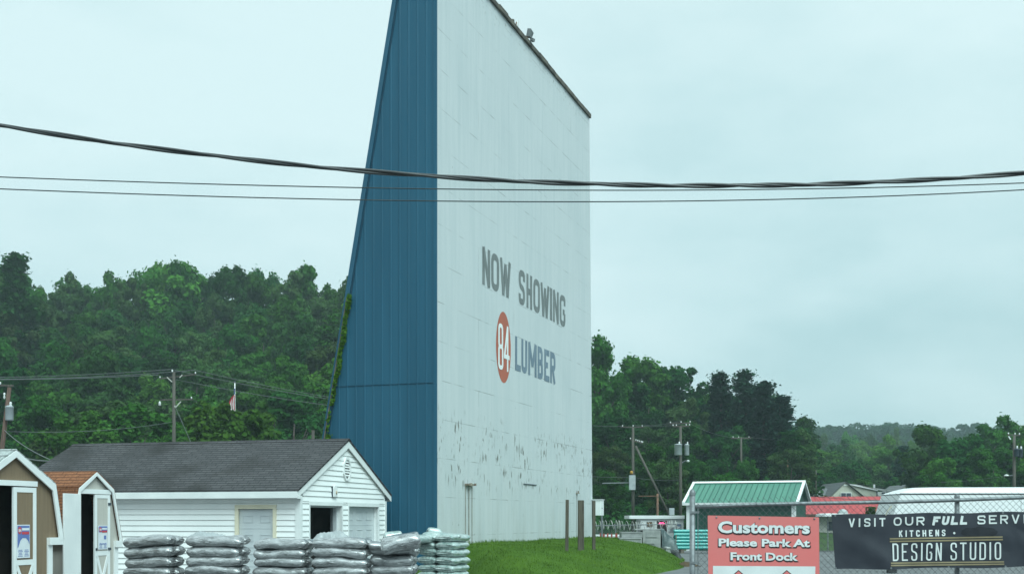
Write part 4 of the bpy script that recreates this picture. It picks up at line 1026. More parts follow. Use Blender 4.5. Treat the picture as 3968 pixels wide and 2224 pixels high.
MB().tube([P(3432, 1996, FD - .13) - bn.location, P(3440, 1978, FD - .14) - bn.location, P(3455, 1960, FD - .12) - bn.location], .006, 5).build('tie', mat('straw_tie', (.5, .47, .36), rough=.8), bn)

# ------------------------------------------------------------------ the yard on the right
def at(px, py, d): return P(px, py, d)
def gz_at(p): return terrain(p.x, p.y) + (.02 if p.y < 76 else 0)
# green metal building
A2 = R(-22); GU = Vector((math.cos(A2), math.sin(A2))); o = P(2648, 1950, 66.0)
gb = thing('green_metal_shed', 'green metal shed with ribbed roof and white trim behind the red sign', 'shed', (o.x, o.y, -.4), A2)
LW, DW, EZ2, RZ2 = 6.25, 5.0, 2.62 + .4, 3.80 + .4
gwall = mat('dark_green_steel', (.018, .075, .055), (.014, .06, .045), 2, .5, stretch=(3, 3, .3)); groof = mat('green_steel_roof', (.075, .23, .165), (.06, .19, .14), .8, .45, stretch=(3, .5, .5), spec=.5)
b = MB(); b.box(.25, LW - .25, .25, DW - .25, 0, EZ2 - .02)
for x in (.25, LW - .30): b.prism([(x, .25, EZ2 - .02), (x, DW - .25, EZ2 - .02), (x, DW / 2, RZ2 - .10)], (.05, 0, 0))
b.build('wall', gwall, gb)
b = MB()
for i in range(18): x = .4 + i * .325; b.box(x, x + .03, .235, .249, .05, EZ2 - .06)
b.build('wall_rib', gwall, gb)
b = MB()
for s in (0, 1):
    y0 = 0 if s == 0 else DW
    b.prism([(0, y0, EZ2), (LW, y0, EZ2), (LW, DW / 2, RZ2), (0, DW / 2, RZ2)], (0, 0, .03))
rf = b.build('roof', groof, gb)
b = MB()
for i in range(21):
    x = .12 + i * .30; b.prism([(x, 0, EZ2 + .032), (x + .035, 0, EZ2 + .032), (x + .035, DW / 2, RZ2 + .032), (x, DW / 2, RZ2 + .032)], (0, 0, .028))
b.build('roof_rib', mat('green_rib', (.035, .13, .10), rough=.5), rf)
b = MB(); b.prism([(-.06, DW / 2 - .2, RZ2 + .0), (-.06, DW / 2, RZ2 + .10), (-.06, DW / 2 + .2, RZ2)], (LW + .12, 0, 0)); b.build('ridge_cap', white_paint, rf)
b = MB()
for x in (-.06, LW - .09):
    b = MB()
    for s in (0, 1):
        y0 = -.04 if s == 0 else DW + .04
        b.prism([(x, y0, EZ2 - .05), (x, DW / 2, RZ2 - .03), (x, DW / 2, RZ2 + .085), (x, y0, EZ2 + .075)], (.15, 0, 0))
    b.build('rake_trim', white_paint, gb)
b = MB(); b.box(-.05, LW + .05, -.035, -.002, EZ2 - .11, EZ2 + .028); b.build('eave_trim', white_paint, gb)
b = MB(); b.box(.12, .36, .20, .233, 0, EZ2 - .12); b.build('corner_trim', white_paint, gb); b = MB(); b.box(LW - .36, LW - .12, .20, .233, 0, EZ2 - .12); b.box(LW - .249, LW - .22, .2, .5, 0, EZ2 - .12); b.build('corner_trim', white_paint, gb)
# kiosk with a flat roof
o = P(2439, 2003, 70.0); zg = -.42
ki = thing('kiosk', 'low white kiosk with flat roof and a pink neon sign in its window', 'kiosk', (o.x, 70, zg))
KX = lambda px: (px - 2439) / F * 70; KZ = lambda py: H - (py - HOR) / F * 70 - zg
b = MB(); b.box(KX(2483), KX(2546), .12, 2.6, 0, KZ(2009)); b.box(KX(2586), KX(2650), .12, 2.6, 0, KZ(2009)); b.box(KX(2546), KX(2586), .12, .25, 0, .5); b.box(KX(2546), KX(2586), .42, 2.6, 0.5, KZ(2009)); b.box(KX(2546), KX(2586), .12, .25, KZ(2017), KZ(2009)); b.build('wall', mat('kiosk_wall', (.72, .73, .72), (.62, .64, .63), 2, .7), ki)
b = MB(); b.box(0, KX(2653), 0, 3.2, KZ(2009.5), KZ(1996.5)); b.build('roof', white_paint, ki, bevel=.015)
b = MB(); b.box(KX(2546), KX(2586), .36, .41, .5, KZ(2017)); wn_ = b.build('window', dark_inside, ki)
b = MB(); b.tube([(KX(2557), .30, KZ(2030)), (KX(2560), .30, KZ(2024)), (KX(2566), .30, KZ(2026)), (KX(2571), .30, KZ(2023)), (KX(2576), .30, KZ(2028)), (KX(2573), .30, KZ(2031)), (KX(2557), .30, KZ(2030.5))], .035, 6)
neon = bpy.data.materials.new('neon_pink'); neon.use_nodes = True; q = neon.node_tree.nodes['Principled BSDF']; q.inputs['Base Color'].default_value = (.8, .1, .25, 1); q.inputs['Emission Color'].default_value = (1, .08, .28, 1); q.inputs['Emission Strength'].default_value = 1.1
b.build('neon_sign', neon, wn_)
b = MB(); b.box(KX(2507), KX(2529), .08, .118, KZ(2039), KZ(2021)); fr_ = b.build('picture_frame', mat('dark_brown', (.06, .045, .035), (.14, .08, .03), 4, .6), ki)
MB().box(KX(2510), KX(2526), .07, .079, KZ(2036), KZ(2024)).build('picture', mat('amber_print', (.25, .13, .04), (.10, .10, .09), 5, .6), fr_)
b = MB(); b.box(KX(2592), KX(2614), .10, .118, KZ(2062), KZ(2040)); b.build('notice', mat('notice_grey', (.52, .54, .54), (.22, .24, .26), 5, .6, lo=.45, hi=.55), ki)
b = MB(); b.box(KX(2624), KX(2641), .10, .118, KZ(2052), KZ(2031)); nb = b.build('notice', mat('notice_blue', (.18, .24, .36), rough=.5), ki)
MB().box(KX(2626), KX(2639), .09, .099, KZ(2048), KZ(2039)).build('notice_print', white_paint, nb)
# pipe bundle
TEAL = mat('teal_pvc', (.055, .40, .36), (.045, .35, .32), 1.2, .22, spec=.7)
o = P(2612, 2127, 60); prad = .085
zp0 = .22
for r_ in range(6):
    for c_ in range(3):
        x0_ = o.x + .02 * ((r_ * 5 + c_ * 3) % 4); zc_ = zp0 + prad + r_ * .166
        t_ = MB(); ln = 4.6; t_.tube([(0, 0, 0), (ln, 0, 0)], prad, 14, cap=False); t_.tube([(ln, 0, 0), (0, 0, 0)], prad * .86, 14, cap=False)
        t_.tube([(ln - .25, 0, 0), (ln + .0, 0, 0)], prad * 1.08, 14, cap=False)
        ob = t_.build('plastic_pipe', TEAL, smooth=True); ob.location = (x0_, 60 + .18 * c_, zc_)
        tag(ob, f"teal plastic pipe in the {'front' if c_ == 0 else 'middle' if c_ == 1 else 'back'} tier, {['bottom row', 'second row up', 'third row up', 'fourth row up', 'fifth row up', 'top row'][r_]} of the pile", 'pipe', 'teal pipes piled behind the red sign')
for i, xx in enumerate((.4, 2.0, 3.8)):
    tag(MB().box(o.x + xx - .08, o.x + xx + .08, 59.8, 60.6, .02, .215).build('timber_bearer', old_wood), ['dark timber bearer under the near end of the pipes', 'dark timber bearer under the middle of the pipes', 'dark timber bearer under the far end of the pipes'][i], 'timber', 'timber bearers under the pipes')
p = P(2620, 2140, 59); t_ = thing('stake', 'thin rusty stake standing at the near end of the teal pipes', 'stake', (p.x, 59, 0)); MB().tube([(-.02, 0, 0), (0, 0, H - (2070 - HOR) / F * 59)], .025, 6).build('rod', rust, t_)
# precast concrete units on a timber platform
D0 = 51.0
def blk(name, label, xa, xb, yt, yb_, d, depth, insets):
    A, B = P(xa, yt, d), P(xb, yb_, d); t_ = thing(name, label, 'concrete unit', (A.x, d, B.z), 0, 'precast concrete units on the platform')
    w, h_ = B.x - A.x, A.z - B.z
    MB().box(0, w, 0, depth, 0, h_).build('body', concrete, t_, bevel=.02)
    b = MB()
    for (u0, u1, v0, v1) in insets: b.box(u0 * w, u1 * w, -.03, -.001, v0 * h_, v0 * h_ + .03); b.box(u0 * w, u1 * w, -.012, -.001, v0 * h_ + .03, v1 * h_)
    b.build('moulded_panel', concrete, t_)
blk('precast_unit', 'long low grey concrete unit partly hidden by the grass mound', 2402, 2488, 2083, 2128, D0 - .5, 1.0, [(.05, .95, .9, .98)])
blk('precast_unit', 'grey concrete slab resting on the long low concrete unit', 2408, 2490, 2060, 2082.5, D0 - .1, 1.0, [(.03, .97, .88, .97)])
blk('precast_unit', 'tall grey concrete unit with moulded panels beside the dark tarpaulin', 2491, 2560, 2054, 2123.5, D0, 1.1, [(.16, .80, .62, .80), (.18, .66, .26, .5), (.0, .12, .0, .99), (.86, 1, .0, .99)])
A, B = P(2462, 2053, D0), P(2560, 2123, D0)
tag(MB().box(A.x, B.x + .02, D0 + .1, D0 + 1.2, A.z + .004, A.z + .05).build('concrete_slab', concrete, bevel=.01), 'flat grey slab lying across the top of the tall concrete unit', 'concrete slab')
pt = thing('timber_platform', 'low timber platform carrying the concrete units above the grass', 'platform', (P(2430, 0, D0).x, D0, 0)); zpl = H - (2124 - HOR) / F * D0
PX = lambda px: (px - 2430) / F * D0
MB().box(PX(2390), PX(2588), -.5, 1.6, zpl - .06, zpl).build('deck', old_wood, pt)
for px in (2400, 2500, 2578): MB().box(PX(px) - .07, PX(px) + .07, -.3, 1.4, 0, zpl - .061).build('leg', dark_inside, pt)
MB().box(PX(2480), PX(2580), .2, .26, 0, zpl - .07).build('skirt', dark_inside, pt)
st_ = thing('concrete_steps', 'pale concrete steps descending beside the timber platform', 'steps', (P(2581, 0, 50).x, 50, 0)); QX = lambda px: (px - 2581) / F * 50; QZ = lambda py: H - (py - HOR) / F * 50
b = MB(); b.prism([(0, 0, .02), (QX(2622), 0, .02), (QX(2622), 0, QZ(2158)), (QX(2610), 0, QZ(2158)), (QX(2610), 0, QZ(2141)), (QX(2597), 0, QZ(2141)), (QX(2597), 0, QZ(2124)), (0, 0, QZ(2124))], (0, 1.1, 0)); b.build('flight', concrete, st_)
b = MB()
for a, c, yy in ((2583.5, 2598, 2124), (2597, 2611, 2141), (2610, 2623, 2158)): b.box(QX(a), QX(c), -.03, 1.12, QZ(yy) + .002, QZ(yy) + .05)
b.build('tread', mat('tread_pale', (.5, .51, .5), rough=.85), st_)
# dark tarpaulin heap
tarp = mat('dark_tarpaulin', (.05, .085, .085), (.035, .06, .062), 3, .42, bump=.5, bscale=7, spec=.5)
A = P(2560, 2125, 52.2); b = MB(); nu, nv = 26, 20; vs = []
for i in range(nu + 1):
    for j in range(nv + 1):
        u, v_ = i / nu, j / nv; prof = lerp_tab([(0, .95), (.18, .98), (.38, .78), (.55, .66), (.75, .60), (.9, .40), (1, .02)], u)
        q = Vector((u * 5, v_ * 4, 2)); z = prof * .95 * (1 - abs(2 * v_ - 1) ** 5) + .05 * noise.noise(q)
        vs.append((A.x + u * .72 + .05 * noise.noise(q * 1.5), A.y - .45 + v_ * 1.3, A.z - .05 + z))
b.add(vs, [(i * (nv + 1) + j, (i + 1) * (nv + 1) + j, (i + 1) * (nv + 1) + j + 1, i * (nv + 1) + j + 1) for i in range(nu) for j in range(nv)])
tag(b.build('tarpaulin', tarp, smooth=True), 'dark green tarpaulin draped in a heap beside the concrete units', 'tarpaulin')
# bent black corrugated pipe
b = MB(); pts, rr = [], []
ctrl = [P(2606, 2142, 50.2), P(2620, 2145, 49.6), P(2627, 2158, 49.2), P(2630, 2172, 48.9), P(2640, 2184, 48.4)]
for i in range(61):
    s_ = i / 60 * 4; k = min(3, int(s_)); f_ = s_ - k; p = ctrl[k].lerp(ctrl[k + 1], f_); p = p + Vector((0, .02 * math.sin(i), .0)); pts.append(p); rr.append(.115 + .035 * math.cos(i * 1.05))
b.tube(pts, rr, 10); tag(b.build('drain_pipe', black_rubber, smooth=True), 'short black lumpy drain pipe slumped at the foot of the concrete steps', 'pipe')
b = MB(); A = P(2660, 2196, 43.5); vs = [(A.x + (.5 - .5 * f_) * math.cos(a) * 1.1, A.y + .35 * (1 - f_) * math.sin(a), .02 + .2 * f_ + .04 * noise.noise(Vector((a, f_, 1)))) for f_ in (0, .3, .6, .85) for a in [i * .3927 for i in range(16)]]
b.add(vs, [(k * 16 + i, k * 16 + (i + 1) % 16, (k + 1) * 16 + (i + 1) % 16, (k + 1) * 16 + i) for k in range(3) for i in range(16)] + [tuple(48 + i for i in range(16))])
tag(b.build('dirt', mat('brown_dirt', (.10, .065, .035), (.06, .045, .025), 8, .95, bump=.5), smooth=True), 'small heap of brown dirt at the edge of the grass', 'dirt', kind='stuff')
# white boards and red stakes behind the mound
for i, (py, nm) in enumerate(((2074, 'upper'), (2083, 'middle'), (2092, 'lower'))):
    A, B = P(2303, py, 64), P(2412, py, 64)
    tag(MB().box(A.x, B.x, 64, 64.5, A.z - .05, A.z + .05).build('white_board', white_paint, bevel=.01), f'{nm} white board of the pile behind the red stakes', 'board', 'white boards piled behind the red stakes')
ob = MB().box(P(2306, 0, 64).x, P(2410, 0, 64).x, 64.02, 64.5, 0, H - (2098 - HOR) / F * 64).build('timber_bearer', old_wood); tag(ob, 'low timber bearer beneath the white boards', 'timber')
rsm = mat('red_stake', (.34, .07, .045), (.28, .06, .04), 6, .7)
for i, (xa, xb, tl, lab) in enumerate(((2324.5, 2330.5, .0, 'red stake nearest the screen in the row'), (2335.5, 2343, .01, 'broad upright red stake, second from the screen'), (2348, 2354, .06, 'red stake leaning against the broad red stake'), (2369.5, 2375.5, -.03, 'slim red stake set apart in the middle gap of the row'), (2383, 2391.5, .02, 'broad red stake beside the concrete units'))):
    A, B = P(xa, 2065 + (2 if i % 2 else 0), 62), P(xb, 2065, 62)
    t_ = MB(); t_.prism([(-(B.x - A.x) / 2, 0, -A.z), ((B.x - A.x) / 2, 0, -A.z), ((B.x - A.x) / 2, .05, -A.z), (-(B.x - A.x) / 2, .05, -A.z)], (tl, 0, A.z)); ob = t_.build('stake', rsm); ob.location = ((A.x + B.x) / 2, 62, A.z); tag(ob, lab, 'stake', 'red stakes before the white boards')
# far fence with coiled razor wire
rf_ = thing('security_fence', 'distant chain link fence topped with coiled razor wire', 'fence', (P(2296, 0, 65).x, 65, 0)); YX = lambda px: (px - 2296) / F * 65; YZ = lambda py: H - (py - HOR) / F * 65
for px in (2298, 2386, 2476, 2560, 2622): MB().tube([(YX(px), .04, 0), (YX(px), .04, YZ(2031))], .035, 6).build('fence_post', alu, rf_)
MB().tube([(0, 0, YZ(2036)), (YX(2640), 0, YZ(2029))], .03, 6).build('top_rail', alu, rf_)
b = MB(); pts = []
for i in range(26 * 24):
    a = i / 24 * 2 * math.pi; x = YX(2300) + (YX(2632) - YX(2300)) * i / (26 * 24); pts.append((x + .12 * math.sin(i * .05), .06 + .2 * math.cos(a), YZ(2034) - .02 + .24 * math.sin(a) + .05 * math.sin(i * .013)))
b.tube(pts, .014, 4); b.build('razor_wire', mat('razor_steel', (.5, .5, .46), rough=.4, metal=.3), rf_)
b = MB(); xx = 0.0
while xx < YX(2640):
    for s in (-1, 1):
        xe = xx + s * 1.5; b.tube([(max(0, min(YX(2640), xx)), -.03, .05), (max(0, min(YX(2640), xe)), -.03, YZ(2036))], .0045, 3, cap=False)
    xx += .11
b.build('chain_mesh', wire_grey, rf_)
p = P(2332, 0, 61); t_ = thing('steel_post', 'thin grey steel post behind the white electrical box', 'post', (p.x, 61, 0)); MB().tube([(0, 0, 0), (0, 0, H - (1932 - HOR) / F * 61)], .045, 8).build('shaft', alu, t_)
# red roofed store
o = P(3105, 1990, 105); zg = -.35
rb_ = thing('red_roofed_store', 'long low store with a bright red metal roof behind the fence', 'store', (o.x, 105, zg))
RX = lambda px: (px - 3105) / F * 105; RZf = lambda py: H - (py - HOR) / F * 105 - zg
redr = mat('red_steel_roof', (.44, .060, .062), (.38, .05, .055), .6, .45, stretch=(2, .3, .3), spec=.4)
b = MB(); b.prism([(0, 0, RZf(1992)), (RX(3640), 0, RZf(1990)), (RX(3640), 3.2, RZf(1920)), (0, 3.2, RZf(1924))], (0, .02, .05)); b.prism([(0, 6.4, RZf(1992)), (RX(3640), 6.4, RZf(1990)), (RX(3640), 3.2, RZf(1920)), (0, 3.2, RZf(1924))], (0, -.02, .05)); rr_ = b.build('roof', redr, rb_)
b = MB(); x = .1
while x < RX(3640): b.prism([(x, 0, RZf(1992) + .055), (x + .06, 0, RZf(1992) + .055), (x + .06, 3.2, RZf(1923) + .055), (x, 3.2, RZf(1923) + .055)], (0, 0, .03)); x += .45
b.build('roof_rib', redr, rr_)
MB().box(0, RX(3640), -.05, -.002, RZf(2000), RZf(1991)).build('fascia', mat('brown_fascia', (.10, .05, .035), rough=.7), rb_)
swall = mat('cream_store_wall', (.52, .51, .46), (.45, .44, .40), 1, .8)
MB().box(.3, RX(3640) - .3, 1.0, 6.0, 0, RZf(1999)).build('wall', swall, rb_)
b = MB(); x = RX(3120)
while x < RX(3600): b.box(x, x + 1.1, .96, .998, RZf(2055), RZf(2020)); x += 2.2
b.build('window', dark_tank, rb_)
MB().box(.3, RX(3640) - .3, .9, .995, 0, RZf(2064)).build('base_band', mat('store_base', (.16, .17, .17), rough=.8), rb_)
# houses behind the store
hwall = mat('cream_house_wall', (.50, .50, .42), (.45, .45, .38), 1, .8); hroof = shingle_mat('grey_house_roof', (.15, .16, .165), (.19, .20, .20), (.08, .085, .09), 'XZ', .5, .2)
def house(name, label, cat, apex, left, right, d, depth, wing=None, win=True):
    o = P(apex[0], apex[1], d); A, B = P(left[0], left[1], d), P(right[0], right[1], d); zg = terrain(o.x, d)
    t_ = thing(name, label, cat, (o.x, d, zg)); l0, r0, za, zl, zr = A.x - o.x, B.x - o.x, o.z - zg, A.z - zg, B.z - zg
    MB().prism([(l0 + .1, 0, 0), (r0 - .1, 0, 0), (r0 - .1, 0, zr), (0, 0, za - .05), (l0 + .1, 0, zl)], (0, depth, 0)).build('wall', hwall, t_)
    b = MB()
    b.prism([(l0 - .1, -.06, zl - .05), (0, -.06, za), (0, depth + .3, za), (l0 - .1, depth + .3, zl - .05)], (0, 0, .05)); b.prism([(r0 + .1, -.25, zr - .05), (0, -.25, za), (0, depth + .3, za), (r0 + .1, depth + .3, zr - .05)], (0, 0, .05)); b.build('roof', hroof, t_)
    return t_, zg, o
hs_, zg, o = house('cream_house', 'cream house with a front gable window above the red roof', 'house', (3277, 1868), (3212, 1928), (3352, 1928), 128, 9)
HX = lambda px: (px - 3277) / F * 128; HZ = lambda py: H - (py - HOR) / F * 128 - zg
fr_ = MB().box(HX(3257), HX(3299), -.08, -.002, HZ(1932), HZ(1907)).build('window', white_paint, hs_)
b = MB(); b.box(HX(3259), HX(3277), -.1, -.081, HZ(1932), HZ(1909.5)); b.box(HX(3279), HX(3297), -.1, -.081, HZ(1932), HZ(1909.5)); b.build('pane', dark_tank, fr_)
b = MB(); b.prism([(HX(3166), 2, HZ(1928)), (HX(3250), 2, HZ(1928)), (HX(3250), 5, HZ(1888)), (HX(3168), 5, HZ(1888))], (0, .1, .1)); b.build('side_roof', hroof, hs_)
MB().box(HX(3170), HX(3240), 2.2, 7, 0, HZ(1929)).build('side_wall', hwall, hs_)
b = MB(); b.box(-.5, .5, -.06, -.002, HZ(1882), HZ(1876)); b.v = [(x * .45, y, z) for x, y, z in b.v]; b.build('gable_vent', white_paint, hs_)
# neighbouring low-roofed building stepping away to the right
o = P(3300, 1928, 134); zg = terrain(o.x, 134); nb_ = thing('row_house', 'pale row house with stepped sloping roofs beside the cream house', 'house', (o.x, 134, zg)); NX = lambda px: (px - 3300) / F * 134; NZ = lambda py: H - (py - HOR) / F * 134 - zg
MB().prism([(0, 0, 0), (NX(3396), 0, 0), (NX(3396), 0, NZ(1902)), (0, 0, NZ(1880))], (0, 5, 0)).build('wall', hwall, nb_)
b = MB(); b.prism([(-.2, -.2, NZ(1878)), (NX(3400), -.2, NZ(1901)), (NX(3400), -.2, NZ(1898)), (-.2, -.2, NZ(1875))], (0, 5.5, 0)); b.build('roof', white_paint, nb_)
b = MB(); b.prism([(NX(3322), 1, NZ(1878)), (NX(3445), 1, NZ(1903)), (NX(3440), 6, NZ(1890)), (NX(3340), 6, NZ(1869))], (0, .1, .12)); b.prism([(NX(3400), 1.5, NZ(1892)), (NX(3490), 1.5, NZ(1903)), (NX(3470), 6, NZ(1893)), (NX(3400), 6, NZ(1880))], (0, .1, .12)); b.build('roof', shingle_mat('pale_patched_roof', (.34, .36, .35), (.16, .15, .14), (.12, .12, .12), 'XZ', 1.6, .4), nb_)
MB().box(NX(3396) + .02, NX(3442), .8, 5, 0, NZ(1904)).build('wall', white_paint, nb_)
b = MB(); b.box(NX(3401), NX(3408), .7, .798, NZ(1922), NZ(1900)); b.box(NX(3425), NX(3438), .7, .798, NZ(1920), NZ(1906)); b.build('window', dark_tank, nb_)
MB().tube([(NX(3408), 2, NZ(1900)), (NX(3408), 2, NZ(1874))], .12, 6).build('chimney_pipe', white_paint, nb_)
o = P(3440, 1926, 131); zg = terrain(o.x, 131); bf = thing('board_fence', 'grey green board fence between the row house and the small gabled house', 'fence', (o.x, 131, zg))
MB().box(0, 50 / F * 131, 0, .08, 0, H - (1903 - HOR) / F * 131 - zg).build('panel', mat('board_grey', (.22, .235, .21), (.17, .18, .16), 4, .85, stretch=(6, 6, .3)), bf)
house('small_house', 'small cream gabled house end beside the white van roof', 'house', (3514, 1878), (3482, 1902), (3547, 1902), 138, 6)
# white canopy roof, dish, bush
o = P(3196, 2003, 62); zg = gz_at(o); cn = thing('canopy', 'low white canopy roof showing over the top of the banner', 'canopy', (o.x, 62, zg)); CXf = lambda px: (px - 3196) / F * 62; CZ = lambda py: H - (py - HOR) / F * 62 - zg
b = MB(); b.prism([(0, 0, CZ(2001)), (CXf(3200), 0, CZ(1990)), (CXf(3212), 0, CZ(1988)), (CXf(3345), 0, CZ(1990)), (CXf(3350), 0, CZ(2001))], (0, 2, 0)); b.build('roof', white_paint, cn, bevel=.03)
for px in (3216, 3340): MB().tube([(CXf(px), .4, 0), (CXf(px), .4, CZ(2000))], .03, 6).build('leg', alu, cn)
o = P(3266, 1992, 66); ds = thing('satellite_dish', 'pale grey dish shaped dome standing behind the white canopy', 'dish', (o.x, 66, gz_at(o)))
zc_ = o.z - ds.location.z; rd = 21 / F * 66
b = MB(); b.lathe([(rd * math.cos(t), rd * math.sin(t)) for t in [k * math.pi / 16 for k in range(9)]], (0, 0, zc_), 20); b.v = [(x, y * .6, z) for x, y, z in b.v]; b.build('dome', mat('dish_grey', (.42, .45, .45), (.36, .39, .39), 3, .5), ds, smooth=True)
MB().tube([(0, 0, 0), (0, 0, zc_)], .06, 8).build('mast', alu, ds)
# white high-roofed van
VD = 45.0; o = P(3462, 2204, VD); vn_ = thing('white_van', 'long white high roofed van parked behind the black banner', 'van', (o.x, VD, 0)); VX = lambda px: (px - 3462) / F * VD; VZ = lambda py: H - (py - HOR) / F * VD
vpaint = mat('van_white', (.80, .81, .81), (.76, .775, .78), .6, .28, spec=.5)
XE = VX(4560)
prof = [(-.22, .45), (-.22, 1.3), (VX(3464), VZ(1989)), (VX(3489), VZ(1914)), (XE, VZ(1912)), (XE, .45)]
b = MB(); b.prism([(x, 0, z) for x, z in prof], (0, 2.35, 0)); b.build('body', vpaint, vn_, bevel=.05)
b = MB(); nseg = 14; ring = []
tops = [(3487, 1912), (3500, 1904), (3520, 1896), (3545, 1889.5), (3580, 1886), (3640, 1884.5)]
sec = []
for px, py in tops + [(4560, 1882.5)]:
    h_ = VZ(py) - VZ(1912) ; x = VX(px)
    sec.append([(x, 1.175 - 1.19 * math.cos(t) if True else 0, VZ(1912) + h_ * math.sin(t) ** .55) for t in [math.pi * k / nseg for k in range(nseg + 1)]])
vs = [p for s_ in sec for p in s_]; m_ = nseg + 1
b.add(vs, [(i * m_ + j, (i + 1) * m_ + j, (i + 1) * m_ + j + 1, i * m_ + j + 1) for i in range(len(sec) - 1) for j in range(nseg)]); b.build('roof', vpaint, vn_, smooth=True)
b = MB(); b.box(VX(3487), XE, -.03, -.002, VZ(1913.5), VZ(1910)); b.build('drip_rail', mat('rail_grey', (.12, .13, .135), rough=.5), vn_)
b = MB(); b.box(VX(3956), VX(3957.2), -.008, -.001, .6, VZ(1914)); b.box(VX(3700), VX(3701), -.008, -.001, .6, VZ(1990)); b.build('panel_seam', mat('seam_grey', (.3, .32, .33), rough=.6), vn_)
b = MB(); b.prism([(.30, -.004, 1.25), (1.15, -.004, 1.25), (1.15, -.004, 1.78), (.42, -.004, 1.78)], (0, -.01, 0)); b.build('window', dark_tank, vn_)
b = MB(); b.box(-.34, -.20, .05, 2.3, .42, .62); b.build('bumper', dark_tank, vn_, bevel=.03)
for x in (1.0, 7.6):
    for y in (.02, 2.05):
        w_ = MB(); w_.lathe([(.0, -.1), (.3, -.12), (.40, -.10), (.42, 0), (.40, .1), (.3, .12), (.0, .1)], (0, 0, 0), 20); w_.v = [(x + a, y + .14 + c, .42 + bb) for a, bb, c in w_.v]; wh_ = w_.build('wheel', black_rubber, vn_, smooth=True)
        w2 = MB(); w2.lathe([(.0, -.125), (.22, -.13), (.24, -.122)], (0, 0, 0), 16); w2.v = [(x + a, y + .14 + c, .42 + bb) for a, bb, c in w2.v]; w2.build('hub', grey_tank, wh_)
# dark box seen under the banner
o = P(3443, 2222, 38); t_ = thing('dark_bin', 'small dark bin below the lower edge of the banner', 'bin', (o.x, 38, 0)); b = MB(); w_ = 35 / F * 38; b.prism([(.02, 0, .02), (w_ - .02, 0, .02), (w_, 0, .30), (0, 0, .30)], (0, .28, 0)); b.build('body', black_rubber, t_, bevel=.01); MB().box(-.015, w_ + .015, -.015, .30, .301, .33).build('lid', dark_tank, t_)

# ------------------------------------------------------------------ poles, lines, flag
def pole(name, label, px, ytop, d, r, lean=0.0, cat='utility pole', group='utility poles', wood=None, zbase=None):
    top = P(px, ytop, d); zb_ = terrain(top.x, d) if zbase is None else zbase; t_ = thing(name, label, cat, (top.x - lean, d, zb_), 0, group); h_ = top.z - zb_
    MB().tube([(0, 0, -.1), (lean * .5, 0, h_ * .5), (lean, 0, h_)], [r * 1.15, r, r * .8], 10).build('shaft', wood or pole_wood, t_, smooth=True)
    return t_, (lambda x, y: Vector(P(x, y, d)) - t_.location)
def arm(t_, L_, a, c, ins=(), w=.08, up=.16):
    ar_ = MB().bar(L_(*a), L_(*c), w, w * 1.1).build('crossarm', pole_wood, t_)
    for q in ins:
        p = Vector(L_(*a)).lerp(Vector(L_(*c)), q); b = MB(); b.lathe([(.02, 0), (.05, .02), (.035, .05), (.055, .08), (.04, .11), (.01, .13)], (p.x, p.y, p.z + w * .5), 8); b.build('insulator', porcelain, ar_, smooth=True)
    return ar_
def tank(t_, c, r, h_, m, y=-.35):
    b = MB(); b.lathe([(.001, -h_ / 2), (r * .9, -h_ / 2), (r, -h_ / 2 + .05), (r, h_ / 2 - .04), (r * 1.06, h_ / 2 - .03), (r * 1.06, h_ / 2 + .01), (r * .5, h_ / 2 + .07), (.001, h_ / 2 + .08)], (c.x, c.y + y, c.z), 14); tk = b.build('transformer', m, t_, smooth=True)
    b = MB(); b.lathe([(.05, 0), (.07, .05), (.05, .10), (.07, .15), (.03, .22)], (c.x + r * .3, c.y + y, c.z + h_ / 2 + .03), 8); b.build('bushing', porcelain, tk, smooth=True)
    b = MB(); b.box(c.x - r * .2, c.x + r * .2, c.y + y + r * .8, c.y + .02, c.z - .1, c.z + .1); b.build('hanger', rust, tk)
# tall pole behind the garage
tE, LE = pole('utility_pole', 'tall grey wooden pole with white insulators behind the garage roof', 674, 1440, 78, .125)
arm(tE, LE, (620, 1467), (760, 1450), (.0, .98)); arm(tE, LE, (622, 1549), (748, 1547), (.95,)); MB().tube([LE(668, 1440), LE(667, 1432)], .05, 6).build('pole_top_pin', porcelain, tE)
for a, c in (((649, 1462), (669, 1480)), ((708, 1453), (698, 1464)), ((703, 1556), (682, 1579)), ((679, 1572), (682, 1580))): MB().bar(LE(*a) + Vector((0, -.12, 0)), LE(*c) + Vector((0, -.12, 0)), .045, .06).build('brace', mat('pale_brace', (.5, .5, .44), rough=.6), tE)
MB().lathe([(.02, 0), (.1, .06), (.06, .15), (.09, .2), (.03, .3)], tuple(LE(619, 1572)), 8).build('insulator', porcelain, tE, smooth=True)
# leaning pole at the left edge
tF, LF = pole('utility_pole', 'leaning brown pole with a pale transformer at the photo edge', 37, 1500, 58, .12, lean=1.0, wood=mat('brown_pole', (.14, .085, .065), (.08, .05, .04), 4, .9, stretch=(4, 4, .4), bump=.3))
arm(tF, LF, (-12, 1492), (52, 1494), (.2,)); tank(tF, LF(40, 1603), .19, .66, grey_tank, -.1)
MB().lathe([(.03, 0), (.06, .08), (.03, .18), (.06, .25), (.02, .3)], tuple(LF(17, 1545)), 8).build('insulator', porcelain, tF, smooth=True)
pole('utility_pole', 'short wooden pole top peeping over the garage roof beside the blue wall', 1213, 1666, 60, .10)
tA, LA_ = pole('utility_pole', 'wooden pole with meter cabinets, braced by a slanting pole', 2453, 1654, 98, .125)
arm(tA, LA_, (2405, 1654), (2498, 1654), (.08, .52, .90)); arm(tA, LA_, (2443, 1703), (2490, 1717), (.0, .45, .6, .75, .9, 1.0), .09)
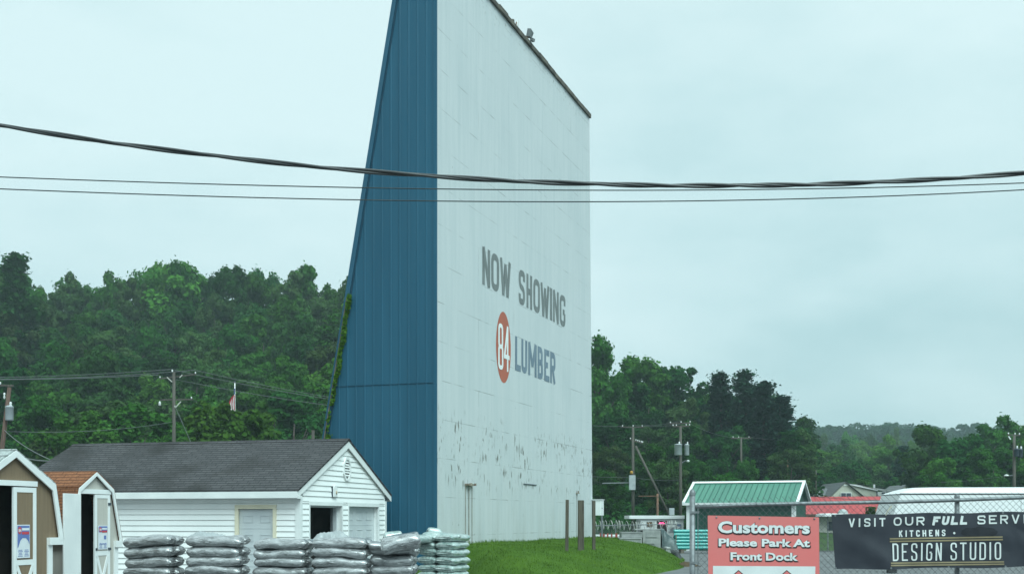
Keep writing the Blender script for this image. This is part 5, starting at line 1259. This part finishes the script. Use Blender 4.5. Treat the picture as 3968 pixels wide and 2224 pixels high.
MB().box(*[q for q in (LA_(2436, 0).x, LA_(2461, 0).x)], -.4, -.13, LA_(0, 1898).z, LA_(0, 1841).z).build('meter_cabinet', grey_tank, tA, bevel=.02)
b = MB(); c = LA_(2446, 1831); b.lathe([(.001, -.12), (.12, -.1), (.13, .05), (.08, .14), (.001, .16)], (c.x, c.y - .2, c.z), 10); b.build('yellow_guard', mat('yellow_plastic', (.5, .28, .04), rough=.5), tA, smooth=True)
MB().tube([LA_(2334, 1872), LA_(2436, 1870)], .05, 6).build('outrigger', alu, tA)
a, c = P(2463, 1728, 98), P(2606, 2005, 96); t_ = thing('brace_pole', 'long slanting brace pole propping the pole with meter cabinets', 'brace pole', (c.x, c.y, c.z - .3)); MB().tube([a - t_.location, Vector((0, 0, 0))], .10, 8).build('shaft', pole_wood, t_, smooth=True)
tB, LB = pole('utility_pole', 'wooden pole carrying two pale transformers and a street lamp', 2637, 1652, 95, .125)
arm(tB, LB, (2594, 1641), (2676, 1638), (.05, .55, .98)); arm(tB, LB, (2608, 1652), (2672, 1650), (.0, .2, .8, 1.0), .09)
tank(tB, LB(2625, 1744), .30, .84, grey_tank, -.45); tank(tB, LB(2660, 1744), .19, .84, grey_tank, -.2)
la_ = MB().tube([LB(2641, 1793), LB(2650, 1787), LB(2660, 1783)], .04, 6).build('lamp_arm', alu, tB); b = MB(); c = LB(2666, 1785); b.lathe([(.001, -.10), (.11, -.08), (.13, 0), (.08, .07), (.001, .09)], (c.x, c.y, c.z), 10); b.build('lamp_head', porcelain, la_, smooth=True)
tC, LC = pole('utility_pole', 'plain pole with three white insulators behind the green metal shed', 2872, 1693, 125, .13)
arm(tC, LC, (2833, 1697), (2910, 1697), (.1, .38, .9), .13); 
tD, LD_ = pole('utility_pole', 'grey pole with dark transformers above the white van roof', 3930, 1684, 85, .12)
arm(tD, LD_, (3903, 1684), (3953, 1686), (.1, .6, .95)); tank(tD, LD_(3933, 1755), .17, .52, dark_tank, -.25); tank(tD, LD_(3954, 1757), .17, .56, dark_tank, 0)
MB().bar(LD_(3908, 1690), LD_(3916, 1702), .08, .08).build('cutout', porcelain, tD)
q = MB().tube([LD_(3928, 1842), LD_(3908, 1842)], .03, 6).build('lamp_arm', alu, tD); b = MB(); c = LD_(3900, 1842); b.lathe([(.001, -.06), (.16, -.04), (.18, .02), (.08, .08), (.001, .09)], (c.x, c.y, c.z), 10); b.build('lamp_head', porcelain, q, smooth=True)
tR, LR = pole('steel_frame_post', 'rusty red steel post with a thin crossbar behind the kiosk', 2548, 1912, 82, .09, cat='post', group='rusty posts', wood=rust); MB().bar(LR(2474, 1921), LR(2548, 1921), .06, .06).build('crossbar', rust, tR)
pole('utility_pole', 'thin reddish distant pole against the trees above the green shed ridge', 3052, 1781, 118, .075, wood=rust)
pole('utility_pole', 'short thin distant pole above the grey roof of the cream house', 3162, 1819, 120, .06)
p = P(2620, 0, 72); t_ = thing('meter_box', 'small grey meter box on a post behind the kiosk roof', 'meter box', (p.x, 74, -.4)); zz = H - (1995 - HOR) / F * 74 + .4; MB().box(-.16, .16, -.1, .1, zz, zz + .44).build('box', grey_tank, t_, bevel=.02); MB().tube([(0, 0, 0), (0, 0, zz)], .04, 6).build('post', alu, t_)
# flagpole
o = P(910, 1481, 84); zg = terrain(o.x, 84); fp_ = thing('flagpole', 'white flagpole with a limp striped flag before the wooded hill', 'flagpole', (o.x, 84, zg))
hp = o.z - zg; MB().tube([(0, 0, 0), (0, 0, hp)], .035, 8).build('pole', white_paint, fp_, smooth=True); MB().lathe([(.001, 0), (.07, .03), (.07, .08), (.001, .12)], (0, 0, hp), 8).build('finial', dark_tank, fp_)
fl_ = thing('flag', 'limp red and white striped flag hanging on the white flagpole', 'flag', (o.x, 83.9, zg)); zt_, zb_ = hp - (1530 - 1481) / F * 84, hp - (1588 - 1481) / F * 84
rm, wm_, bm_ = mat('flag_red', (.50, .035, .05), rough=.8), mat('flag_white', (.58, .56, .56), rough=.8), mat('flag_blue', (.03, .05, .16), rough=.8)
strips = {0: MB(), 1: MB()}; nst = 5
for k in range(nst):
    for i in range(14):
        f0, f1 = i / 14, (i + 1) / 14
        def fpnt(u, f_): 
            w = (.09 + .34 * math.sin(math.pi * min(1, f_ * .62 + .12))) ; return (-w * u + .04, -.06 * math.sin(u * 14 + f_ * 3) , zt_ + (zb_ - zt_) * f_ - .10 * u * (1 - f_) - (.05 * math.sin(u * 9)))
        u0, u1 = k / nst, (k + 1) / nst
        strips[k % 2].quad(fpnt(u0, f0), fpnt(u1, f0), fpnt(u1, f1), fpnt(u0, f1))
strips[0].build('red_stripe', rm, fl_, smooth=True); strips[1].build('white_stripe', wm_, fl_, smooth=True)
b = MB()
for i in range(6):
    f0, f1 = i / 6, (i + 1) / 6; b.quad((-.03, -.075, zt_ + .02 - .42 * f0 + .42), (.055, -.075, zt_ + .02 - .42 * f0 + .42), (.065, -.07 - .01 * i, zt_ + .02 - .42 * f1 + .42), (-.04, -.07, zt_ + .02 - .42 * f1 + .42))
b.build('canton', bm_, fl_)
# wires
def wire(label, pts, r, group='overhead wires', m=None, name='overhead_wire', n=24, sag=0.0):
    if len(pts) == 2:
        a, c = pts; pts = [a.lerp(c, i / n) - Vector((0, 0, sag * 4 * (i / n) * (1 - i / n))) for i in range(n + 1)]
    tag(MB().tube(pts, r, 6).build(name, m or wire_grey, smooth=True), label, 'wire', group)
wm = mat('dark_wire', (.035, .045, .045), rough=.6); lw = mat('light_wire', (.12, .135, .13), rough=.5)
wire('upper wire running left from the tall pole behind the garage', [P(-200, 1463, 78), P(665, 1431, 78)], .022, m=lw, sag=.15)
wire('middle wire running left from the crossarm of the tall pole', [P(-200, 1468, 77.8), P(757, 1434, 77.8)], .022, m=lw, sag=.2)
wire('lowest wire running left from the crossarm tip of the tall pole', [P(-200, 1470, 77.6), P(614, 1452, 77.6)], .022, m=lw, sag=.12)
wire('upper wire dropping right from the tall pole to behind the screen', [P(757, 1434, 78), P(1420, 1560, 84)], .018, m=lw, sag=.15)
wire('middle wire dropping right from the pole top to behind the screen', [P(668, 1432, 78.2), P(1420, 1566, 84)], .018, m=lw, sag=.15)
wire('lower wire dropping right from the tall pole shaft to behind the screen', [P(680, 1470, 78), P(1420, 1588, 84)], .018, m=lw, sag=.15)
wire('guy wire slanting down from the tall pole to the garage ridge', [P(682, 1582, 77.5), P(760, 1760, 75)], .016, m=lw)
wire('low wire strung from the leaning pole to the tall pole', [P(25, 1671, 58.2), P(670, 1634, 78)], .014, m=lw, sag=.25)
wire('service wire slanting from the leaning pole down to the garage', [P(17, 1666, 58), P(198, 1782, 36)], .016, m=lw, sag=.12)
wire('short service wire into the garage roof behind the tan shed', [P(20, 1745, 50), P(190, 1786, 36)], .02, m=lw, sag=.1)
for i, (lab, a, c) in enumerate((('upper wire linking the two poles behind the kiosk', (2455, 1648), (2636, 1632)), ('middle wire linking the two poles behind the kiosk', (2493, 1651), (2672, 1636)), ('lower wire linking the two poles behind the kiosk', (2463, 1850), (2637, 1858)))): wire(lab, [P(*a, 98), P(*c, 95)], .016, m=lw, sag=.12)
wire('upper wire from behind the screen to the pole with meter cabinets', [P(2230, 1640, 100), P(2412, 1651, 98)], .016, m=lw, sag=.1)
wire('lower wire from behind the screen to the meter cabinets', [P(2230, 1838, 100), P(2440, 1848, 98)], .016, m=lw, sag=.1)
wire('faint wire running right from the pole with three insulators', [P(2905, 1694, 125), P(3600, 1725, 135)], .012, m=lw, sag=.3)
wire('faint wire between the transformer pole and the pole with three insulators', [P(2672, 1640, 95), P(2835, 1694, 125)], .012, m=lw, sag=.2)
wire('pale guy wire beside the short thin distant pole', [P(3162, 1830, 120), P(3125, 1852, 121)], .03, m=lw)
wire('faint wire low across the trees above the white van', [P(3640, 1868, 95), P(3928, 1838, 85)], .012, m=lw, sag=.1)
wire('dark wire drooping across the red roof', [P(3166, 1924, 100), P(3420, 1938, 90)], .018, m=wm, sag=.05)
def spline(D, d):                    # smooth hanging line through photo points (2576-wide sheet)
    k = 3968 / 2576; pts = np.array([[x * k, y * k] for x, y in D]); c = np.polyfit(pts[:, 0], pts[:, 1], 3)
    dc = np.polyder(c)
    def at_(px):                     # past the photo's edges the line runs on with its last slope
        q = min(4100, max(-100, px)); return P(px, np.polyval(c, q) + np.polyval(dc, q) * (px - q), d)
    return at_
f_ = spline([(0, 318), (290, 358), (590, 397), (900, 430), (1100, 446), (1400, 461), (1700, 467), (1950, 465.5), (2150, 460), (2350, 450), (2576, 437)], 12)
cab = mat('black_cable', (.035, .038, .04), (.05, .053, .055), 9, .38, spec=.5)
xs_ = [-2600 + i * 10 for i in range(920)]
cb_ = thing('twisted_cable', 'thick black twisted cable sagging across the whole sky', 'cable', f_(1984))
for ph in (0, math.pi, math.pi / 2):
    b = MB(); pts = []; rr_ = []
    for px in xs_:
        c = f_(px); s_ = (px / F * 12); a = s_ * 2 * math.pi / (2.1 - .35 * sm(1500, 3600, px)) + ph
        pts.append(c - cb_.location + Vector((0, .0135 * math.cos(a), .0135 * math.sin(a))))
    b.tube(pts, .0145 if ph != math.pi / 2 else .009, 7); b.build('strand', cab, cb_, smooth=True)
f_ = spline([(0, 446), (600, 464), (1000, 475), (1500, 480), (2000, 474.5), (2576, 461)], 14); wire('upper thin wire beneath the thick cable', [f_(px) for px in xs_[::3]], .0068, 'thin wires across the sky', wm)
f_ = spline([(0, 476), (500, 492), (1000, 506), (1500, 508), (2000, 500), (2576, 478)], 14); wire('lowest thin wire across the sky under the cable', [f_(px) for px in xs_[::3]], .0068, 'thin wires across the sky', wm)
# ------------------------------------------------------------------ trees
LEAF = {'mid': leaf_mat('leaf_mid', (.023, .084, .013), (.060, .160, .027)), 'dark': leaf_mat('leaf_dark', (.016, .062, .014), (.041, .118, .027)),
        'bright': leaf_mat('leaf_bright', (.040, .124, .018), (.092, .215, .036)), 'olive': leaf_mat('leaf_olive', (.034, .082, .021), (.076, .135, .044)),
        'pine': leaf_mat('needle_dark', (.010, .042, .023), (.024, .072, .038), .12)}
WORD = {'mid': 'mid green', 'dark': 'dark green', 'bright': 'bright yellow green', 'olive': 'dull olive green', 'pine': 'blackish green'}
def crown(kind, seed, n=6500):
    rg = np.random.default_rng(seed)
    C, Nn, T = [], [], []
    if kind == 'pine':
        tiers = 15
        for k in range(tiers):
            f = k / (tiers - 1); z = 1.6 + 8.0 * f; rmax = (3.2 * (1 - f) ** 1.05 + .22) * (.7 + .5 * rg.random())
            for q in range(7):
                a = rg.random() * 6.28; L_ = rmax * (.65 + .5 * rg.random()); m = int(n / tiers / 7 * 1.0)
                t = rg.random(m) ** .7; w = .10 + .34 * np.sin(np.pi * np.minimum(1, t + .1))
                p = np.stack([np.cos(a) * L_ * t + rg.normal(size=m) * w * .8, np.sin(a) * L_ * t + rg.normal(size=m) * w * .8, z + .10 * t * L_ + rg.normal(size=m) * .15 + .16 * t * t * L_ * f], 1)
                C.append(p); Nn.append(rg.normal(size=(m, 3)) * .5 + [0, 0, 1]); T.append(np.clip(rg.random() * .5 + .3 * t + .2 * rg.random(m), 0, 1))
        size = .13
    else:
        nl = {'broad': 64, 'tall': 60, 'umbrella': 56}[kind]
        lean = rg.normal(size=2) * .06
        for k in range(nl):
            u = rg.normal(size=3); u /= np.linalg.norm(u); r0 = .35 + .65 * rg.random() ** .6
            if kind == 'broad': c = np.array([u[0] * 2.5, u[1] * 2.5, 0]) * r0 + [0, 0, 5.3 + u[2] * 3.7 * (.5 + .5 * r0)]
            elif kind == 'tall': c = np.array([u[0] * 1.75, u[1] * 1.75, 0]) * r0 + [0, 0, 5.4 + u[2] * 4.0 * (.5 + .5 * r0)]
            else: c = np.array([u[0] * 3.1 * r0, u[1] * 3.1 * r0, 5.9 + abs(u[2]) * 2.9 - .7 * (u[0] ** 2 + u[1] ** 2) - (rg.random() < .4) * 3.0 * rg.random()])
            c[:2] += lean * c[2]
            lr = .50 + .55 * rg.random() ** 1.3; lt = rg.random()
            if k % 5 < 2:          # loose sprays reaching out of the crown
                q = u * [1, 1, .9]; c = c + q * (.55 + .5 * rg.random()) ; lr *= .62
            m = int(n / nl * (.35 + lr)); d = rg.normal(size=(m, 3)); d /= np.linalg.norm(d, axis=1, keepdims=True)
            rad = lr * (.35 + .65 * rg.random(m) ** .5 + .5 * (rg.random(m) < .10) * rg.random(m))[:, None]
            p = c + d * rad * [1, 1, .95 if kind != 'umbrella' else .55]
            C.append(p); Nn.append(d * .8 + rg.normal(size=(m, 3)) * .55 + [0, 0, .45]); T.append(np.clip(.5 * lt + .5 * rg.random(m), 0, 1))
        size = .15
    C, Nn, T = np.concatenate(C), np.concatenate(Nn), np.concatenate(T)
    v, t = leaf_cards(C, Nn, size, rg, T)
    return v, t
def trunk_mb(kind, seed):
    r = random.Random(seed); b = MB(); hgt = 9.3 if kind == 'pine' else 7.2
    b.tube([(0, 0, -.6), (.05, .03, 2), (r.uniform(-.2, .2), r.uniform(-.2, .2), hgt * .6), (r.uniform(-.3, .3), r.uniform(-.3, .3), hgt)], [.24, .18, .12, .04], 7)
    if kind != 'pine':
        for i in range(7):
            a = r.uniform(0, 6.28); z = r.uniform(2.2, 5.2); L_ = r.uniform(1.3, 2.4) * (.7 if kind == 'tall' else 1)
            b.tube([(.03, .03, z), (math.cos(a) * L_ * .5, math.sin(a) * L_ * .5, z + .9), (math.cos(a) * L_, math.sin(a) * L_, z + 2.0)], [.08, .055, .025], 5)
    return b
bark = mat('bark', (.085, .07, .058), (.045, .038, .032), 5, .95, bump=.5)
PROTO = {}
def proto(kind, var, col):
    k = (kind, var)
    if k not in PROTO:
        v, t = crown(kind, hash((len(kind), var)) % 9999 + var * 13, 10000 if kind == 'pine' else 12500); PROTO[k] = (v, t, {}, trunk_mb(kind, var * 7 + len(kind)))
        PROTO[k] = list(PROTO[k]) + [None]
    pr = PROTO[k]
    if col not in pr[2]: pr[2][col] = card_mesh('crown', pr[0], pr[1], LEAF[col])
    if pr[4] is None:
        o = pr[3].build('trunk', bark, smooth=True); pr[4] = o.data; bpy.data.objects.remove(o)
    return pr[2][col], pr[4]
rt = random.Random(2024)
TREES = []
def plant(kind, col, x, y, h, wid=1.0, label=None, group=None, name=None):
    cm, tm = proto(kind, rt.randrange({'broad': 4, 'tall': 3, 'umbrella': 2, 'pine': 3}[kind]), col)
    z = terrain(x, y); s = h / 9.7
    t_ = thing(name or {'pine': 'pine_tree'}.get(kind, 'broadleaf_tree'), label, 'tree', (x, y, z), rt.uniform(0, 6.28), group)
    t_.scale = (s * wid, s * wid, s)
    for nm, me in (('trunk', tm), ('crown', cm)):
        o = bpy.data.objects.new(nm, me); COL.objects.link(o); o.parent = t_
    TREES.append([t_, kind, col, CX + x / y * F, y, h]); return t_
SKY_L = [(-200, 1030), (0, 1040), (60, 1040), (130, 1120), (220, 1080), (250, 1070), (330, 1080), (430, 1090), (480, 1050), (560, 1060), (640, 1005), (700, 1015), (800, 1040), (900, 1030), (1000, 1045), (1150, 1040), (1350, 1090), (1700, 1100)]
SKY_R = [(2200, 1290), (2300, 1295), (2350, 1400), (2400, 1450), (2450, 1385), (2520, 1375), (2580, 1410), (2640, 1450), (2700, 1490), (2800, 1500), (2950, 1520), (3030, 1570), (3110, 1640), (3200, 1680)]
# left hill, row by row up the slope
rows = [(90, 1640, 50), (100, 1560, 60), (111, 1470, 60), (123, 1390, 55), (136, 1310, 50), (150, 1230, 45), (164, 1150, 35), (174, None, 0), (184, None, 0)]
cols = ['mid', 'dark', 'mid', 'olive', 'bright', 'mid', 'dark', 'olive']
for ri, (d, yt, jit) in enumerate(rows):
    step = (5.0 if yt else 4.2) / d * F; px = -140 + step * rt.random()
    while px < 1520:
        dd = d + rt.uniform(-4, 4); sx = lerp_tab(SKY_L, px)
        top = (sx + rt.uniform(-30, 12)) if yt is None else max(sx + 35, yt + rt.uniform(-jit, jit))
        x = (px - CX) / F * dd; zt_ = H + (HOR - top) / F * dd; h = max(5.5, zt_ - terrain(x, dd))
        col = cols[rt.randrange(8)]; kind = 'broad' if rt.random() < .62 else 'tall'
        if col == 'olive': kind = 'umbrella' if rt.random() < .7 else 'broad'
        if not (870 < px < 950 and dd < 96):
            plant(kind, col, x, dd, min(h, 21), rt.uniform(.85, 1.15) * min(1.25, 11.5 / h if h > 11.5 else 1.05), group='trees on the wooded hill left of the screen')
        px += step * rt.uniform(.75, 1.2)
def spot(kind, col, px, top, d, wid, label, group, **k):
    x = (px - CX) / F * d; h = H + (HOR - top) / F * d - terrain(x, d); return plant(kind, col, x, d, h, wid, label, group, **k)
spot('broad', 'bright', 872, 1515, 80, 1.05, 'bright green tree in front of the flagpole', 'trees on the wooded hill left of the screen')
G1 = 'trees on the wooded hill left of the screen'
spot('broad', 'bright', 515, 1545, 86, 1.1, 'bright green tree just left of the tall pole behind the garage', G1)
spot('broad', 'mid', 380, 1600, 80, 1.1, 'green tree above the left end of the garage ridge', G1)
spot('broad', 'bright', 740, 1620, 84, 1.0, 'low bright green tree right of the tall pole behind the garage', 'trees on the wooded hill left of the screen')
spot('pine', 'dark', 55, 1000, 150, .95, 'dark conifer with tiered top rising above the tan shed', 'trees on the wooded hill left of the screen')
spot('broad', 'bright', 690, 1000, 172, 1.0, 'tall yellow green tree topping the crest above the tall pole', 'trees on the wooded hill left of the screen')
# right of the screen
for ri, (d, yt, jit) in enumerate([(104, 1790, 40), (114, 1690, 40), (125, 1590, 40), (137, 1510, 40), (150, None, 0)]):
    step = 4.6 / d * F; px = 2170 + step * rt.random()
    while px < 3130:
        dd = d + rt.uniform(-3, 3); sx = lerp_tab(SKY_R, px); top = sx + rt.uniform(-12, 25) if yt is None else max(sx + 25, yt + (px - 2300) * .10 + rt.uniform(-jit, jit))
        x = (px - CX) / F * dd; h = max(4.5, H + (HOR - top) / F * dd - terrain(x, dd)); col = ['mid', 'dark', 'mid', 'olive', 'mid', 'dark'][rt.randrange(6)]
        if not (d < 116 and 2780 < px < 2960 and dd < 127 and h > 9): plant('broad' if rt.random() < .7 else 'tall', col, x, dd, min(h, 19), rt.uniform(.85, 1.1) * min(1.3, 10.5 / h if h > 10.5 else 1.05), group='trees right of the screen')
        px += step * rt.uniform(.8, 1.2)
G2 = 'trees right of the screen'
spot('broad', 'mid', 2318, 1288, 135, .75, 'tall tree peeping out from behind the right edge of the screen', G2)
spot('broad', 'mid', 2505, 1352, 142, 1.0, 'tall full crowned tree topping the slope behind the meter cabinet pole', G2)
spot('tall', 'dark', 2610, 1400, 144, 1.1, 'dark upright tree above the pole with two transformers', G2)
spot('pine', 'pine', 2790, 1455, 136, 1.1, 'dark pine farthest left in the clump behind the green shed', G2)
spot('pine', 'pine', 2885, 1450, 133, 1.1, 'tallest dark pine in the clump behind the green shed', G2)
spot('pine', 'pine', 2960, 1490, 130, 1.15, 'broad dark pine right of the tallest pine behind the green shed', G2)
spot('pine', 'pine', 3030, 1545, 127, 1.2, 'dark pine with ragged right side above the end of the green shed', G2)
spot('pine', 'dark', 3060, 1680, 122, 1.5, 'lower dark conifer at the right foot of the pine clump', G2)
# valley beyond the store
for d, yt, jit, x0, x1, st in ((143, 1835, 25, 3060, 3640, 4.5), (156, 1800, 30, 3080, 3640, 5.0), (178, 1752, 28, 3080, 3680, 5.0), (210, 1718, 24, 3080, 3720, 5.5), (250, 1692, 18, 3080, 3760, 5.5), (296, 1676, 14, 3080, 3760, 6.5)):
    step = st / d * F; px = x0 + step * rt.random()
    while px < x1:
        dd = d + rt.uniform(-5, 5); x = (px - CX) / F * dd; top = yt + rt.uniform(-jit, jit); h = max(4, H + (HOR - top) / F * dd - terrain(x, dd))
        plant('broad', ['mid', 'mid', 'dark', 'bright', 'olive'][rt.randrange(5)], x, dd, h, rt.uniform(.9, 1.25) * min(1.3, 10.5 / h if h > 10.5 else 1.2), group='trees beyond the red roofed store'); px += step * rt.uniform(.8, 1.2)
spot('pine', 'pine', 3500, 1735, 150, 1.2, 'dark cone shaped conifer above the small gabled house', 'trees beyond the red roofed store')
for d, yt, jit in ((104, 1840, 25), (112, 1760, 30), (121, 1690, 25), (131, 1630, 16)):
    step = 4.6 / d * F; px = 3600 + step * rt.random()
    while px < 4150:
        dd = d + rt.uniform(-3, 3); x = (px - CX) / F * dd; top = yt + rt.uniform(-jit, jit); h = max(4, H + (HOR - top) / F * dd - terrain(x, dd))
        plant('broad' if rt.random() < .7 else 'tall', ['mid', 'mid', 'bright', 'dark'][rt.randrange(4)], x, dd, h, rt.uniform(.9, 1.15) * min(1.25, 10.5 / h if h > 10.5 else 1.15), group='trees behind the white van'); px += step * rt.uniform(.8, 1.2)
# labels that say where each tree stands
MARK_L = [(95, 'above the tan shed'), (260, 'left of the cream shed roof'), (430, 'above the cream shed'), (600, 'left of the tall pole'), (720, 'directly behind the tall pole'), (830, 'between the tall pole and the flagpole'), (960, 'directly behind the flagpole'), (1110, 'right of the flagpole'), (1250, 'near the creeper on the blue wall'), (9999, 'tucked behind the blue wall')]
MARK_R = [(2330, 'at the screen edge'), (2440, 'left of the meter cabinet pole'), (2530, 'over the kiosk'), (2620, 'beside the slanting brace pole'), (2720, 'right of the two transformers'), (2860, 'left of the three insulator pole'), (2980, 'right of the three insulator pole'), (9999, 'over the right end of the green shed')]
MARK_M = [(3170, 'over the green shed corner'), (3260, 'over the cream house gable'), (3350, 'right of the cream house gable'), (3440, 'over the row house'), (3540, 'over the small gabled house'), (3640, 'over the front of the white van'), (9999, 'over the white van roof')]
MARK_V = [(3680, 'above the front of the van'), (3760, 'above the fence line post'), (3850, 'left of the dark transformer pole'), (3960, 'behind the dark transformer pole'), (9999, 'right of the dark transformer pole')]
LEVEL = ['lowest row', 'low slope', 'lower middle slope', 'middle slope', 'upper middle slope', 'upper slope', 'row below the crest', 'crest row']
seen = {}
KW = {'broad': 'rounded', 'tall': 'upright', 'umbrella': 'flat topped', 'pine': 'conifer'}
for rec in TREES:
    t_, kind, col, px, d, h = rec
    if t_.get('label'): continue
    g = t_['group']
    if 'hill left' in g: mk, ds_ = MARK_L, [95, 105, 117, 129, 143, 157, 171]
    elif g == G2: mk, ds_ = MARK_R, [109, 119, 131, 143]
    elif 'beyond' in g: mk, ds_ = MARK_M, [150, 167, 194, 230, 273]
    else: mk, ds_ = MARK_V, [108, 116, 126]
    where = next(w for q, w in mk if px < q); lv = sum(d > q for q in ds_); nl = len(ds_) + 1
    lvn = LEVEL[round(lv * 7 / (nl - 1))]
    lab = f"{WORD[col]} {KW[kind]} tree {where}, {lvn}"
    for extra in ('', ' with fuller crown', ' with thinner crown', ' with ragged top', ' half hidden by neighbours'):
        l2 = lab.replace(' tree ', ' tree' + extra + ' ') if extra else lab
        if l2 not in seen: break
    seen[l2] = 1; t_['label'] = l2
# bush before the store, far wood on the ridge
def bush(label, px, top, d, w, col):
    x = (px - CX) / F * d; z = terrain(x, d); h = H + (HOR - top) / F * d - z; rg = np.random.default_rng(int(px)); m = 2600
    dd = rg.normal(size=(m, 3)); dd /= np.linalg.norm(dd, axis=1, keepdims=True); c = rg.integers(0, 9, m); cen = rg.normal(size=(9, 3)) * [w * .25, .3, h * .14] + [0, 0, h * .55]
    p = cen[c] + dd * (np.array([w * .26, .4, h * .3]) * (.7 + .4 * rg.random((m, 1)))); p[:, 2] = np.clip(p[:, 2], .05, h)
    v, t = leaf_cards(p, dd + rg.normal(size=(m, 3)) * .6, .07, rg, rg.random(m)); r_ = thing('bush', label, 'bush', (x, d, z)); o = bpy.data.objects.new('foliage', card_mesh('foliage', v, t, LEAF[col])); COL.objects.link(o); o.parent = r_
    MB().tube([(0, 0, -.1), (.03, 0, h * .6)], .05, 6).build('stem', bark, r_)
bush('small dark bush in front of the red roof beside the van', 3405, 1966, 64, 1.2, 'olive')
rg = np.random.default_rng(99); Cs, Ns, Ts = [], [], []
ridge = [(2850, 1640), (3050, 1640), (3120, 1650), (3200, 1660), (3300, 1672), (3390, 1650), (3430, 1630), (3530, 1635), (3560, 1660), (3700, 1660), (4200, 1650)]
for i in range(640):
    d = 330 + 250 * rg.random(); px = 2780 + 1500 * rg.random(); x = (px - CX) / F * d; z = terrain(x, d)
    if d > 520: top = H + (HOR - (lerp_tab(ridge, px) + 22 * rg.random() - 6)) / F * d
    else: top = z + 9 + 8 * rg.random()
    m = 260; u = rg.normal(size=(m, 3)); u /= np.linalg.norm(u, axis=1, keepdims=True); u[:, 2] = np.abs(u[:, 2]) * 1.0
    k = rg.random(); nb4 = rg.integers(0, 8, m); cc = rg.normal(size=(8, 3)) * [2.4, 2.0, 2.2]; cc[:, 2] = -np.abs(cc[:, 2])
    base = np.array([x, d, max(z + 3, top - 2.4)]); p = base + cc[nb4] + u * np.array([1.9, 1.9, 1.9]) * (.7 + .35 * rg.random((m, 1)))
    Cs.append(p); Ns.append(u + rg.normal(size=(m, 3)) * .35); Ts.append(np.clip(.75 * k + .25 * rg.random(m), 0, 1))
v, t = leaf_cards(np.concatenate(Cs), np.concatenate(Ns), .62, rg, np.concatenate(Ts))
fw = bpy.data.objects.new('forest', card_mesh('forest', v, t, leaf_mat('leaf_far', (.014, .050, .012), (.036, .090, .024)))); COL.objects.link(fw)
tag(fw, 'hazy wood covering the far ridge beyond the store', 'forest', kind='stuff')
# undergrowth closing the foot of the wooded slopes
Cs, Ns, Ts = [], [], []
for i in range(560):
    if i < 260: px = -150 + 1600 * rg.random(); d = 84 + 60 * rg.random() ** 1.5
    else: px = 2200 + 1500 * rg.random(); d = 98 + 55 * rg.random() ** 1.6
    x = (px - CX) / F * d; z = terrain(x, d); m = 150; u = rg.normal(size=(m, 3)); u /= np.linalg.norm(u, axis=1, keepdims=True); u[:, 2] = np.abs(u[:, 2])
    if abs(px - 910) < 45 and d < 92: continue
    if px > 3130 and d < 140: continue
    if d < 101 and px > 2400: continue
    p = np.array([x, d, z]) + u * np.array([1.7, 1.4, 1.9]) * (.6 + .45 * rg.random((m, 1))); Cs.append(p); Ns.append(u + rg.normal(size=(m, 3)) * .5); Ts.append(rg.random(m))
v, t = leaf_cards(np.concatenate(Cs), np.concatenate(Ns), .22, rg, np.concatenate(Ts))
ug = bpy.data.objects.new('undergrowth', card_mesh('undergrowth', v, t, LEAF['dark'])); COL.objects.link(ug)
tag(ug, 'dark undergrowth at the foot of the wooded slopes', 'undergrowth', kind='stuff')

# ------------------------------------------------------------------ thin misty air
HAZE = 0.0006
hm = bpy.data.materials.new('haze_air'); hm.use_nodes = True; t = hm.node_tree
for n in list(t.nodes): t.nodes.remove(n)
o_ = t.nodes.new('ShaderNodeOutputMaterial'); pv = t.nodes.new('ShaderNodeVolumePrincipled'); pv.inputs['Color'].default_value = (.72, .88, .93, 1); pv.inputs['Density'].default_value = HAZE; pv.inputs['Anisotropy'].default_value = .2
t.links.new(pv.outputs[0], o_.inputs['Volume'])
hb = MB().box(-620, 620, -70, 700, -2.5, 56).build('haze', hm); tag(hb, kind='stuff')
